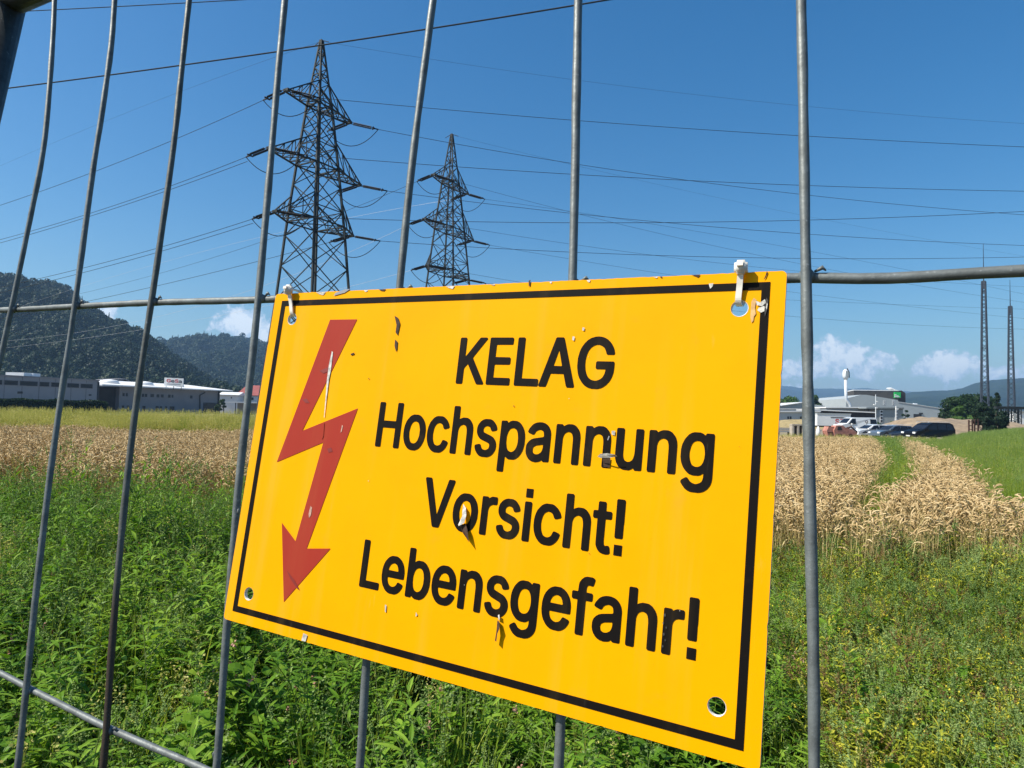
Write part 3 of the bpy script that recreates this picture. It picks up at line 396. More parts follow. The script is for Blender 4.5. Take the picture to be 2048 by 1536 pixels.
# ---------------------------------------------------------------- the warning sign
SW, SH = .300, .1978
def curve_mesh(loops, ext=0.0, name='outline'):
    cu = bpy.data.curves.new(name, 'CURVE'); cu.dimensions = '2D'; cu.fill_mode = 'BOTH'; cu.extrude = ext
    for l in loops:
        s_ = cu.splines.new('POLY'); s_.points.add(len(l) - 1)
        for pt, (x, y) in zip(s_.points, l): pt.co = (x, y, 0, 1)
        s_.use_cyclic_u = True
    o = bpy.data.objects.new(name, cu); COL.objects.link(o)
    dg = bpy.context.evaluated_depsgraph_get(); me = bpy.data.meshes.new_from_object(o.evaluated_get(dg))
    bpy.data.objects.remove(o); bpy.data.curves.remove(cu); return me
def sign_paint(name, col, rough, scr, spec=.4):
    m = bpy.data.materials.new(name); m.use_nodes = True; t = NT(m.node_tree); p = m.node_tree.nodes['Principled BSDF']
    oc = t.n('ShaderNodeTexCoord').outputs['Object']
    st = t.vmath('MULTIPLY', oc, (1, .12, 1)).outputs[0]
    n1 = t.noise(st, 160, 6, .65); n2 = t.noise(oc, 900, 4, .7); n3 = t.noise(oc, 14, 5, .6)
    c = t.mix(t.math('MULTIPLY', t.sstep(n3, .4, .75), .22), col, tuple(x * .72 for x in col))
    c = t.mix(t.math('MULTIPLY', t.sstep(n1, .66, .76), scr), c, (.55, .5, .42))
    c = t.mix(t.math('MULTIPLY', t.sstep(n2, .73, .78), .5), c, (.25, .15, .05))
    n4 = t.noise(t.vmath('MULTIPLY', oc, (1, .05, 1)).outputs[0], 60, 5, .6); dk = 1.0 if col[0] > .5 else .25; c = t.mix(t.math('MULTIPLY', t.sstep(n4, .5, .8), .18 * dk), c, (.62, .40, .12)); c = t.mix(t.math('MULTIPLY', t.sstep(t.noise(oc, 45, 6, .7), .58, .8), .22 * dk), c, (.42, .24, .04))
    t.l(c, p.inputs['Base Color'])
    t.l(t.math('MULTIPLY_ADD', n3, .2, rough - .1), p.inputs['Roughness'])
    p.inputs['Specular IOR Level'].default_value = spec
    b = t.n('ShaderNodeBump'); b.inputs['Strength'].default_value = .12; b.inputs['Distance'].default_value = .001
    t.l(t.noise(oc, 35, 3, .5), b.inputs['Height']); t.l(b.outputs[0], p.inputs['Normal'])
    return m
M['yellow'] = sign_paint('yellow_sign_face', (.86, .372, .0), .5, .07, .05)
M['black'] = sign_paint('black_print', (.007, .0055, .005), .6, .06, .08)
M['arrow'] = sign_paint('red_print', (.33, .034, .020), .5, .35, .12)
M['plastic'] = mat('white_sign_core', (.68, .66, .6), .6, 0, .3, 200)
M['flake'] = mat('peeled_flake', (.62, .6, .55), .6, 0, .5, 500)
M['tear'] = mat('brown_tear', (.05, .02, .008), .8, 0, .5, 500)
M['scuff2'] = mat('worn_print', (.55, .32, .24), .7, 0, .4, 900)
M['dred'] = mat('dark_red_crease', (.2, .012, .008), .6)
M['dull'] = mat('dull_black_wear', (.06, .058, .06), .8, 0, .5, 900)
M['scuff'] = mat('scuffed_paint', (.72, .42, .16), .7, 0, .3, 300)
M['tie'] = mat('milky_nylon', (.78, .74, .66), .35, 0, .1, 300)

sign = tag(empty('warning_sign', mat=plane_mat(0)), 'yellow warning sign with red lightning arrow and black German lettering tied to the fence', 'sign')
def arc(cx, cy, r, a0, a1, n): return [(cx + r * math.cos(R(a0 + (a1 - a0) * i / n)), cy + r * math.sin(R(a0 + (a1 - a0) * i / n))) for i in range(n + 1)]
rc = .0022
outl = arc(SW - rc, -rc, rc, 0, 90, 5)[::1] + arc(rc, -rc, rc, 90, 180, 5) + arc(rc, -SH + rc, rc, 180, 270, 5) + arc(SW - rc, -SH + rc, rc, 270, 360, 5)
def rough_edge(l):
    out = []
    for i, (x, y) in enumerate(l):
        out.append((x, y)); x2, y2 = l[(i + 1) % len(l)]; d = math.hypot(x2 - x, y2 - y)
        if d > .05:
            n = int(d / .0022)
            for k in range(1, n):
                f = k / n; j = rng.normal(0, .00007) - (abs(rng.normal(0, .0005)) if rng.random() < .05 else 0)
                px, py = x + (x2 - x) * f, y + (y2 - y) * f
                cx_, cy_ = (px - SW / 2) / SW, (py + SH / 2) / SH
                if abs(cy_) > .49: py += j * np.sign(cy_) * (1 if cy_ > 0 else .4)
                else: px += j * np.sign(cx_) * .3
                out.append((px, py))
    return out
holes = [arc(cx, cy, .0036, 0, 360, 27)[:-1] for cx, cy in ((.0175, -.0165), (.2818, -.0160), (.0175, -.1806), (.2828, -.1785))]
me = curve_mesh([rough_edge(outl)] + holes, .001)
plate = link('plate', me, [M['yellow'], M['plastic']], sign); plate.location.z = -.001
for p_ in me.polygons: p_.material_index = 0 if abs(p_.normal.z) > .7 and p_.center.z > 0 else 1
for cx, cy in ((.0175, -.0165), (.2818, -.0160), (.0175, -.1806), (.2828, -.1785)):
    b = MB(); b.v = []; n_ = 28
    for r_, z_ in ((.0037, .00010), (.0034, -.0001), (.0034, -.0019)):
        for k in range(n_): b.v.append((cx + r_ * math.cos(k * 6.2832 / n_), cy + r_ * math.sin(k * 6.2832 / n_), z_)); b.c.append(.5)
    for q in range(2):
        for k in range(n_): b.f.append((q * n_ + k, q * n_ + (k + 1) % n_, (q + 1) * n_ + (k + 1) % n_, (q + 1) * n_ + k)); b.m.append(0)
    b.build('hole_rim', M['plastic'], sign, True, fix=False)
def sheet(name, loops, m, z, parent=sign, label=None):
    o = link(name, curve_mesh(loops), m, parent); o.location.z = z
    if label: o['label'] = label
    return o
bo, bw = (.0065, .0047), .0067
rect = lambda x0, y0, x1, y1: [(x0, y0), (x1, y0), (x1, y1), (x0, y1)]
def brd(i): return rect(.0065 + i, -.0047 - i, SW - .0063 - i, -SH + .0057 + i)
sheet('border_frame', [brd(0), brd(.0034)], M['black'], .00022)
AR = [(660.7, 639.5), (714.7, 638.8), (605.2, 861.6), (716.2, 816.7), (613.8, 1097), (661.5, 1097), (568, 1203.7), (564.2, 1045.4), (591.5, 1082.2), (647, 885), (554, 924.2)]
arrow = sheet('lightning_arrow', [[tuple(onplane(u, v)) for u, v in AR]], M['arrow'], .00022)
CAPH = .535
def textline(txt, x0, x1, base, cap, mt, z, parent=sign, name='lettering', sq=None, gap=.0, mats=None):
    pos = []; x = 0
    for ch in txt: pos.append(x); x += ADV[ch] + gap
    a = min(min(l[::2]) for l in GLYPHS[txt[0]]); e = pos[-1] + max(max(l[::2]) for l in GLYPHS[txt[-1]])
    sx = (x1 - x0) / (e - a); sy = cap / CAPH
    for i, (ch, px) in enumerate(zip(txt, pos)):
        loops = [[(x0 + (px + l[k] - a) * sx, base + (l[k + 1] + .014) * sy) for k in range(0, len(l), 2)] for l in GLYPHS[ch]]
        o = link('letter', curve_mesh(loops), mats[i] if mats else mt, parent)
        o.location.z = z
for txt, x0, x1, bl in (('KELAG', .142, .2277, .0530), ('Hochspannung', .0948, .2751, .0891), ('Vorsicht!', .1311, .2387, .1268), ('Lebensgefahr!', .0969, .2734, .1631)):
    textline(txt, x0, x1, -bl, .0245, M['black'], .00022)

# scars of the sign: torn marks, peeled flakes, chips and scratches, each where the photograph has it
def patch(name, pts, m, z=.00045, lift=None):
    P = [onplane(u, v) for u, v in pts]
    b = MB(); n = len(P)
    zz = [z + (lift[i] if lift else 0) for i in range(n)]
    c = np.mean(P, 0); b.add([(p[0], p[1], q) for p, q in zip(P, zz)] + [(c[0], c[1], np.mean(zz) + (.0004 if lift else 0))], [(i, (i + 1) % n, n) for i in range(n)])
    return b.build(name, m, sign, fix=False)
patch('torn_mark', [(790, 632), (797, 636), (801, 648), (799, 658), (796, 671), (792, 665), (794, 650)], M['tear'])
patch('torn_mark', [(791, 679), (796, 684), (795, 698), (793, 704), (790, 692)], M['tear'])
patch('torn_mark', [(1058, 562), (1062, 560), (1061, 571), (1058, 574)], M['tear'])
patch('torn_mark', [(702, 708), (710, 705), (709, 709), (703, 711)], M['tear'])
patch('scratch', [(665, 702), (667, 705), (663, 740), (659, 760), (654, 800), (650, 835), (649, 835), (652, 800), (655, 760), (659, 730)], M['flake'], .0005)
patch('scratch', [(646, 845), (650, 846), (648, 872), (645, 880), (644, 860)], M['arrow'], .0005)
patch('scratch', [(622, 1012), (625, 1015), (623, 1030), (619, 1036), (618, 1028)], M['scuff2'], .0004)
patch('scratch', [(771, 1209), (774, 1210), (773, 1224), (771, 1224)], M['flake'])
patch('scratch', [(833, 1224), (836, 1230), (832, 1233)], M['flake'])
patch('scratch', [(685, 850), (687, 852), (684, 864), (682, 865)], M['scuff2'], .0004)
patch('crease', [(640, 742), (661, 733), (662, 741), (648, 747)], M['dred'], .0004)
patch('crease', [(606, 800), (614, 797), (620, 806), (612, 806)], M['dred'], .0004)
patch('crease', [(655, 898), (663, 895), (666, 903), (658, 905)], M['dred'], .0004)
patch('crease', [(574, 1140), (590, 1160), (600, 1180), (594, 1176), (582, 1158)], M['dred'], .0004)
patch('peeled_flake', [(928, 1008), (935, 1016), (937, 1030), (934, 1046), (925, 1052), (922, 1049), (928, 1036), (927, 1022)], M['flake'], .0006, [0, .001, .0015, .002, .003, .002, .001, .0005])
patch('torn_mark', [(924, 1052), (934, 1046), (940, 1060), (944, 1084), (936, 1076), (929, 1066)], M['tear'], .0006, [.001, .001, .0018, .0025, .001, .001])
patch('peeled_flake', [(1199, 914), (1206, 909), (1222, 908), (1238, 911), (1240, 914), (1224, 917), (1206, 917)], M['flake'], .0006, [.002, .003, .004, .004, .003, .003, .002])
patch('torn_mark', [(1206, 918), (1222, 917), (1220, 935), (1208, 934)], M['tear'], .0005)
patch('peeled_flake', [(1224, 862), (1231, 862), (1230, 871), (1224, 869)], M['flake'])
patch('peeled_flake', [(1218, 872), (1220, 873), (1217, 881), (1215, 880)], M['shade'], .0005)
patch('torn_mark', [(996, 1240), (1002, 1243), (1004, 1256), (1000, 1266), (998, 1282), (993, 1280), (996, 1262)], M['tear'], .0006, [0, .001, .002, .002, .002, .001, .001])
patch('peeled_flake', [(997, 1230), (1002, 1228), (1003, 1238), (998, 1240)], M['flake'], .0006, [0, .001, .001, 0])
patch('peeled_flake', [(1166, 655), (1170, 656), (1169, 662), (1165, 661)], M['flake'])
patch('peeled_flake', [(1146, 673), (1150, 674), (1149, 682), (1145, 680)], M['flake'])
patch('peeled_flake', [(1418, 568), (1427, 567), (1426, 573), (1421, 578), (1419, 573)], M['flake'])
patch('scuff', [(1503, 604), (1508, 596), (1513, 600), (1510, 616), (1512, 628), (1508, 634), (1507, 642), (1503, 646), (1501, 634), (1502, 618)], M['scuff'], .00035)
patch('scratch', [(1512, 602), (1520, 606), (1530, 599), (1533, 606), (1524, 613), (1514, 611)], M['flake'], .0005)
patch('scratch', [(1518, 616), (1529, 612), (1531, 622), (1522, 626), (1515, 621)], M['flake'], .0005)
patch('scratch', [(1533, 596), (1537, 602), (1534, 622), (1530, 634), (1529, 620), (1532, 608)], M['dull'], .0006)
patch('scratch', [(1534, 606), (1536, 609), (1534, 620), (1532, 616)], M['flake'], .0007)
patch('scratch', [(608, 1266), (616, 1270), (612, 1283), (604, 1281)], M['flake'])
for u, v, a in ((1330, 1230, 2.2), (1327, 1246, 1.6), (1333, 1255, 1.5), (1328, 1268, 2.0), (1331, 1280, 1.3), (1326, 1292, 1.5)):
    patch('paint_chip', [(u - a, v - a), (u + a * .6, v - a * 1.5), (u + a, v + a), (u - a * .3, v + 1.8 * a)], M['dull'], .0005)
for _ in range(11):                                       # chips along the upper edge
    u = rng.uniform(640, 1460); v0 = 588 - (u - 552) * .046 + 1; L = rng.uniform(2, 10)
    patch('paint_chip', [(u - L, v0 + .6 * 0), (u + L, v0 - L * .09), (u + L * .5, v0 + rng.uniform(2, 6)), (u - L * .3, v0 + rng.uniform(1, 4))], M['flake'] if rng.random() < .8 else M['tear'], .0003)
for _ in range(10):
    u = rng.uniform(700, 1500); v = rng.uniform(620, 1330); s_ = rng.uniform(.8, 1.8)
    if v > 1238 + (u - 449) * .28 - 40: continue
    patch('paint_chip', [(u, v), (u + s_, v + s_ * .5), (u + s_ * .6, v + 2 * s_), (u - s_ * .4, v + s_)], M['flake'] if rng.random() < .5 else M['tear'], .0004)
patch('scratch', [(672, 586), (690, 579), (702, 578), (690, 586), (668, 592)], M['shade'], .0004)
patch('scratch', [(1534, 543), (1536, 546), (1532, 556), (1527, 561), (1531, 552)], M['tear'], .0004)

# cable ties: strap through the hole, behind the sign, round the cross wire and back over the edge into the head
def tie(xc, hx, label):
    t_ = tag(empty('cable_tie', mat=plane_mat(0)), label, 'cable tie', 'cable ties holding the sign')
    path = [(1.0, 3.2), (-2.5, 2.6), (-7, 1.5), (-11.5, 1.25), (-13.6, .9), (-14.3, -1), (-13.5, -5), (-10, -10), (-5, -13.4), (0, -13.0), (2.4, -9), (2.9, -4), (2.4, 0), (1.4, 2.6)]
    path = smoothline(np.array(path), 60)
    b = MB(); W = .0025; th = .0008
    for k, (y, z) in enumerate(path):
        f = min(1, max(0, (1 - y) / 13)); x = xc + (hx - xc) * f
        d = path[min(k + 1, 59)] - path[max(k - 1, 0)]; d /= np.linalg.norm(d); nx = np.array([-d[1], d[0]])
        for sx in (-1, 1):
            for st in (-1, 1): b.v.append(((x + sx * W / 2), (y + nx[0] * th * 500 * st) / 1000, (z + nx[1] * th * 500 * st) / 1000)); b.c.append(.5)
    for k in range(59):
        a = 4 * k; q = a + 4
        for i, j in ((0, 1), (1, 3), (3, 2), (2, 0)): b.f.append((a + i, a + j, q + j, q + i)); b.m.append(0)
    b.build('strap', M['tie'], t_)
    bm = bmesh.new(); bmesh.ops.create_cube(bm, size=1); bmesh.ops.scale(bm, vec=(.0054, .0060, .0042), verts=bm.verts)
    bmesh.ops.bevel(bm, geom=list(bm.edges), offset=.0011, segments=3, affect='EDGES')
    me = bpy.data.meshes.new('head'); bm.to_mesh(me); bm.free()
    h = link('head', me, M['tie'], t_, True); h.location = (xc, .0012, .0034)
    b = MB(); b.box((0, 0, 0), (.0026, .0016, .0012)); s2 = b.build('strap_end', M['tie'], t_); s2.location = (xc, .0018, .0061)
tie(.0141, .0172, 'milky white cable tie at the upper left corner of the yellow sign')
tie(.2819, .2812, 'milky white cable tie at the upper right corner of the yellow sign')
# ---------------------------------------------------------------- ground
def ground_mat():
    m = bpy.data.materials.new('soil_and_yard'); m.use_nodes = True; t = NT(m.node_tree); p = m.node_tree.nodes['Principled BSDF']
    oc = t.n('ShaderNodeTexCoord').outputs['Object']
    n1 = t.noise(oc, .6, 6, .6); n2 = t.noise(oc, 9, 6, .65); n3 = t.noise(oc, .02, 4, .5)
    soil = t.mix(n2, (.05, .042, .022), (.10, .08, .045))
    yard = t.mix(n1, (.30, .25, .18), (.2, .17, .12))
    fld = t.mix(n3, (.10, .15, .04), (.2, .2, .07))
    sp = t.n('ShaderNodeSeparateXYZ'); t.l(oc, sp.inputs[0])
    c = t.mix(t.sstep(sp.outputs[1], 42, 46), soil, yard); c = t.mix(t.sstep(sp.outputs[1], 300, 420), c, fld)
    t.l(c, p.inputs['Base Color']); p.inputs['Roughness'].default_value = .95; p.inputs['Specular IOR Level'].default_value = .1
    b = t.n('ShaderNodeBump'); b.inputs['Strength'].default_value = .8; b.inputs['Distance'].default_value = .05
    t.l(n2, b.inputs['Height']); t.l(b.outputs[0], p.inputs['Normal']); return m
def gridmesh(X, Y, Z):
    ny, nx = X.shape; v = np.stack([X, Y, Z], -1).reshape(-1, 3)
    i = np.arange(ny - 1)[:, None] * nx + np.arange(nx - 1)[None, :]
    f = np.stack([i, i + 1, i + nx + 1, i + nx], -1).reshape(-1, 4)
    me = bpy.data.meshes.new('grid'); me.from_pydata(v.tolist(), [], f.tolist()); me.update(); return me
ys = np.r_[np.linspace(-50, 0, 8), np.linspace(1, 60, 90), np.linspace(62, 92, 16), np.geomspace(96, 5300, 38)]
xs = np.r_[-np.geomspace(5000, 30, 24), np.linspace(-26, 26, 70), np.geomspace(30, 5000, 24)]
X, Y = np.meshgrid(xs, ys); Z = gz(Y) + np.where((Y > .5) & (Y < 60), .02 * np.sin(X * 2.3 + Y) * np.sin(Y * 1.7), 0)
g = link('ground', gridmesh(X, Y, Z), ground_mat(), smooth=True); tag(g, 'brown field soil and yard gravel running to the hills', 'ground', kind='structure')

# ---------------------------------------------------------------- hills
def hillmat(name, a, b_, sc):
    m = bpy.data.materials.new(name); m.use_nodes = True; t = NT(m.node_tree); p = m.node_tree.nodes['Principled BSDF']
    oc = t.n('ShaderNodeTexCoord').outputs['Object']; n1 = t.noise(oc, sc, 8, .7); n2 = t.noise(oc, sc * .12, 4, .6)
    c = t.mix(t.sstep(n1, .35, .65), a, b_); c = t.mix(t.sstep(n2, .4, .65), c, t.mix(1.0, c, (.6, .65, .7), 'MULTIPLY'))
    t.l(c, p.inputs['Base Color']); p.inputs['Roughness'].default_value = 1; p.inputs['Specular IOR Level'].default_value = 0
    b = t.n('ShaderNodeBump'); b.inputs['Strength'].default_value = 1; b.inputs['Distance'].default_value = 1.2 / sc * .5
    t.l(n1, b.inputs['Height']); t.l(b.outputs[0], p.inputs['Normal']); return m
def fbm(x, y, s_, o=4):
    r = np.zeros_like(x); a = 1.0
    for k in range(o):
        ph = 1.7 * k; r += a * (np.sin(x * s_ + 1.3 * np.sin(y * s_ * .7 + ph) + ph) * np.cos(y * s_ * 1.1 + 1.1 * np.sin(x * s_ * .8 - ph))); s_ *= 2.07; a *= .5
    return r
def hill(ridge, Yf, Yr, name, label, m, nu=160, nt=50, rough=2.0, th=0.0, gully=1.0):
    ru = np.array([p[0] for p in ridge], float); rv = np.array([p[1] for p in ridge], float)
    us = np.linspace(ru[0], ru[-1], nu); vs = np.interp(us, ru, rv)
    zr = np.array([at(a, b, Yr)[2] - th for a, b in zip(us, vs)]); xs_ = np.array([xat(a, 1.0) for a in us])
    tt = np.r_[np.linspace(0, 1, nt), np.linspace(1.06, 1.8, 10)]
    Tm, Xs = np.meshgrid(tt, xs_, indexing='ij')
    Yg = Yf + (Yr - Yf) * Tm; Xg = Xs * Yg
    prof = np.where(Tm <= 1, .25 * Tm + .75 * np.sin(np.clip(Tm, 0, 1) * math.pi / 2) ** 1.3, 1 - .5 * (Tm - 1) ** 1.5)
    Zg = -.8 + (zr[None, :] + .8) * prof
    env = np.sin(np.clip(Tm, 0, 1) * math.pi)
    sc_ = 6.28 / ((Yr - Yf) * .7)
    Zg = Zg + env * fbm(Xg, Yg, sc_, 4) * (zr[None, :].clip(5)) * .11 * gully
    Zg = Zg + fbm(Xg * 1.0, Yg, sc_ * 9, 3) * rough * np.where(Tm < .05, 0, 1) * .3
    h = link(name, gridmesh(Xg, Yg, Zg), m, smooth=True); tag(h, label, 'hill', kind='structure')
    return Xg, Yg, Zg
HM = hillmat('wooded_hill', (.014, .03, .014), (.04, .062, .02), .08)
HF = hillmat('far_wooded_hill', (.018, .034, .022), (.036, .056, .03), .03)
H1 = hill([(-620, 470), (-300, 505), (-100, 540), (0, 558), (40, 566), (75, 575), (110, 578), (130, 590), (165, 618), (200, 640), (235, 655), (262, 668), (290, 690), (330, 715), (372, 742), (420, 772), (470, 800), (520, 822)],
          300, 620, 'hills', 'steep wooded hill at the left behind the long grey building', HM, th=8)
H2 = hill([(-100, 700), (180, 700), (290, 694), (330, 690), (360, 685), (400, 679), (430, 677), (460, 678), (490, 682), (520, 692), (560, 712), (640, 740), (760, 770), (900, 792)],
          640, 1300, 'hills', 'lower rounded wooded hill beside the steep one', HM, th=12)
H3 = hill([(560, 792), (800, 786), (1000, 781), (1300, 778), (1480, 772), (1560, 774), (1600, 778), (1650, 779), (1700, 780), (1730, 778), (1760, 781), (1812, 785), (1850, 786), (1900, 792), (2000, 800), (2200, 800)],
          2600, 4800, 'hills', 'long low blue ridge on the horizon behind the chimney', HF, rough=6, gully=.6)
H4 = hill([(1640, 838), (1720, 812), (1790, 795), (1830, 787), (1860, 785), (1895, 783), (1925, 778), (1945, 770), (1965, 765), (2000, 761), (2030, 759), (2060, 758), (2150, 752), (2300, 745), (2500, 750)],
          1100, 2300, 'hills', 'blue wooded hill rising at the right behind the masts', HF, rough=4, gully=.6)

# forest on the two nearer hills
LF = dict(
 dark=leafmat('forest_dark', (.009, .022, .012), (.017, .036, .017), (.028, .05, .02), .12, psc=.02),
 conifer=leafmat('conifer_needles', (.007, .017, .011), (.013, .028, .015), (.022, .04, .02), .1, psc=.02))
def crown(kind, seed, nleaf=520, r=1.0, leaf=.16):
    g_ = np.random.default_rng(seed); b = MB()
    if kind == 'conifer':
        for i in range(nleaf):
            z = g_.random() ** 1.3; rr = (1 - z) * .55 * (.55 + .45 * g_.random()) * (1 + .2 * math.sin(z * 40)); a = g_.uniform(0, 6.283)
            c = np.array([math.cos(a) * rr, math.sin(a) * rr, z * 2.4]); o_ = np.array([math.cos(a), math.sin(a), -.35])
            t1 = np.cross(o_, [0, 0, 1]); t1 /= np.linalg.norm(t1); s_ = leaf * (.6 + .7 * g_.random()) * (1.1 - z * .5)
            b.val = g_.random(); j = g_.normal(0, .35, 3)
            b.add([c - t1 * s_ * .6, c + o_ * s_ * 1.2 + j * s_ * .4, c + t1 * s_ * .6, c - o_ * s_ * .3 + np.array([0, 0, s_ * .4])], [(0, 1, 2, 3)])
    else:
        cl = [(g_.normal(0, .42, 3) * np.array([1, 1, .75]) + np.array([0, 0, .95]), g_.uniform(.35, .62)) for _ in range(11)]
        for i in range(nleaf):
            cc, cr = cl[g_.integers(len(cl))]; d = g_.normal(0, 1, 3); d /= np.linalg.norm(d)
            if d[2] < -.5: d[2] *= -1
            c = cc + d * cr * (.82 + .25 * g_.random()); s_ = leaf * (.6 + .8 * g_.random()); n_ = d + g_.normal(0, .45, 3); n_ /= np.linalg.norm(n_)
            t1 = np.cross(n_, g_.normal(0, 1, 3)); t1 /= np.linalg.norm(t1); t2 = np.cross(n_, t1); b.val = g_.random()
            b.add([c - t1 * s_, c - t2 * s_ * .7, c + t1 * s_, c + t2 * s_ * .7], [(0, 1, 2, 3)])
    return b
def forest_protos():
    L = []
    for s_ in range(5): L.append((crown('leafy', s_, 1300, 1, .11).mesh('crown'), [LF['dark']]))
    for s_ in range(2): L.append((crown('conifer', 50 + s_, 800, 1, .09).mesh('conifer'), [LF['conifer']]))
    return L
def forest(name, H, n, size, label, tmin=.0, rowmax=50, pc=.2):
    Xg, Yg, Zg = H; ny = rowmax; nx = Xg.shape[1]
    a = rng.random(n) ** .8 * (ny - 1.01); b = rng.random(n) * (nx - 1.01); i = a.astype(int); j = b.astype(int); fa = a - i; fb = b - j
    bl = lambda G: G[i, j] * (1 - fa) * (1 - fb) + G[i + 1, j] * fa * (1 - fb) + G[i, j + 1] * (1 - fa) * fb + G[i + 1, j + 1] * fa * fb
    P = np.stack([bl(Xg), bl(Yg), bl(Zg) - size * .35], 1)
    sc = size * rng.uniform(.7, 1.35, n); k = np.where(rng.random(n) < pc, rng.integers(5, 7, n), rng.integers(0, 5, n))
    S = np.stack([sc, sc, sc * rng.uniform(.8, 1.25, n)], 1); rot = np.stack([np.zeros(n), np.zeros(n), rng.uniform(0, 6.28, n)], 1)
    scatter(name, P, forest_protos(), rot, S, k, label, 'forest')
forest('forest', H1, 9000, 4.6, 'dense mixed wood covering the steep left hill')
forest('forest', H2, 9000, 7.5, 'wood covering the lower rounded hill')

# ---------------------------------------------------------------- pylons
def pylon(cx, Y, ang, label, legw=.17, brw=.07, seed=0, ends=None):
    cy = Y; g0 = float(gz(Y))
    root = tag(empty('lattice_pylon', (cx, cy, g0), ang), label, 'pylon', 'lattice pylons')
    hz = [(0, 4.5), (11.8, 3.05), (17.8, 2.45), (23.5, 1.75), (28.8, 1.05), (35.0, .07)]
    hd = lambda z: np.interp(z, [a for a, _ in hz], [b for _, b in hz])       # half diagonal
    # local axes: x along the cross arms
    def corner(k, z): a = R(45 + 90 * k); return np.array([math.cos(a) * hd(z), math.sin(a) * hd(z), z])
    lv = [0]; z = 0
    while z < 34.4: z += max(.7, hd(z) * .95); lv.append(min(z, 34.7))
    b = MB()
    for k in range(4):
        for z0, z1 in zip(lv[:-1], lv[1:]): b.bar(corner(k, z0), corner(k, z1), legw if z0 < 28 else legw * .7)
    lb = b.build('leg_frame', M['steel_dark'], root)
    b = MB()
    for i, (z0, z1) in enumerate(zip(lv[:-1], lv[1:])):
        for k in range(4):
            if z0 < 28: b.bar(corner(k, z0), corner(k + 1, z1), brw); b.bar(corner(k + 1, z0), corner(k, z1), brw)
            elif (i + k) % 2: b.bar(corner(k, z0), corner(k + 1, z1), brw)
            else: b.bar(corner(k + 1, z0), corner(k, z1), brw)
            if i % 3 == 0: b.bar(corner(k, z0), corner(k + 1, z0), brw)
    b.build('bracing', M['steel_dark'], root)
    tips = {}
    for lev, (z, L, zt) in enumerate(((18.18, 4.35, 2.3), (23.2, 5.15, 2.5), (28.64, 3.65, 2.1))):
        b = MB()
        for s_ in (-1, 1):
            tip = np.array([s_ * L, 0, z]); tips[(lev, s_)] = tip
            ks = (0, 3) if s_ > 0 else (1, 2)
            lo = [corner(k, z) for k in ks]; hi = [corner(k, z + zt) for k in ks]
            t2 = [tip + np.array([0, .28, 0]), tip - np.array([0, .28, 0])]
            for q in range(2): b.bar(lo[q], t2[q], brw * 1.7); b.bar(hi[q], t2[q], brw * 1.3)
            b.bar(t2[0], t2[1], .22); b.bar(lo[0], lo[1], brw)
            n = max(3, int(L / 1.1))
            for i in range(n):
                f0, f1 = i / n, (i + 1) / n
                A0, A1 = lo[0] + (t2[0] - lo[0]) * f0, lo[1] + (t2[1] - lo[1]) * f0
                B0, B1 = lo[0] + (t2[0] - lo[0]) * f1, lo[1] + (t2[1] - lo[1]) * f1
                b.bar(A0, B1, brw * .8); b.bar(A1, B0, brw * .8); b.bar(B0, B1, brw * .8)
                for q in range(2):
                    H0 = hi[q] + (t2[q] - hi[q]) * f0; H1_ = hi[q] + (t2[q] - hi[q]) * f1; Lq0 = lo[q] + (t2[q] - lo[q]) * f0; Lq1 = lo[q] + (t2[q] - lo[q]) * f1
                    b.bar(H0, Lq1, brw * .8)
                    if i < n - 1: b.bar(H1_, Lq1, brw * .8)
        for q in range(4): b.bar(corner(q, z), corner((q + 1) % 4, z), brw * 1.5); b.bar(corner(q, z), corner((q + 2) % 4, z), brw)
        b.build('cross_arm', M['steel_dark'], root)
    # strain insulators: from each tip to the two line directions (given in world)
    ca, sa = math.cos(ang), math.sin(ang)
    loc = lambda P: np.array([(P[0] - cx) * ca + (P[1] - cy) * sa, -(P[0] - cx) * sa + (P[1] - cy) * ca, P[2] - g0])
    wor = lambda p: np.array([cx + p[0] * ca - p[1] * sa, cy + p[0] * sa + p[1] * ca, g0 + p[2]])
    out = {}
    for (lev, s_), tip in tips.items():
        es = []
        for q, dw in enumerate(ends):
            dl = np.array([dw[0] * ca + dw[1] * sa, -dw[0] * sa + dw[1] * ca, dw[2]]); dl = dl / np.linalg.norm(dl)
            sd = np.cross(dl, [0, 0, 1]); sd /= np.linalg.norm(sd)
            b = MB(); prof = [(.03, 0), (.03, .35)]
            for i in range(15): z_ = .4 + i * .11; prof += [(.05, z_), (.105, z_ + .05), (.05, z_ + .08)]
            prof += [(.03, 2.1), (.03, 2.35)]
            for k in (-1, 1): b.lathe(tip + sd * .17 * k, prof, 8, axis=dl)
            b.bar(tip + dl * 2.2 - sd * .3, tip + dl * 2.2 + sd * .3, .1); b.bar(tip + dl * 2.2, tip + dl * 2.7, .09)
            b.build('insulator', M['insul'], root); es.append(tip + dl * 2.7)
        A_, B_ = es; b = MB(); tt = np.linspace(0, 1, 16)[:, None]
        P = A_ * (1 - tt) + B_ * tt; P[:, 2] -= (1 - (2 * tt[:, 0] - 1) ** 2) * 1.5
        b.tube(P, .035, 5); b.build('jumper_cable', M['cable'], root)
        out[(lev, s_)] = [wor(e) for e in es]
    b = MB(); b.bar(corner(0, 34.5), np.array([0, 0, 34.8]), .08); b.tube([(0, -.9, 34.3), (0, 0, 34.7), (0, .9, 34.4)], .035, 5); b.build('peak', M['steel_dark'], root)
    out['peak'] = wor(np.array([0, 0, 34.6]))
    return out
A1_ = R(59.1)
W1 = pylon(-17.465, 59, A1_, 'tall dark steel lattice power pylon with three cross arms nearer the fence', ends=((.93, .34, -.07), (-.883, .45, -.13)))
A2_ = R(62.8)
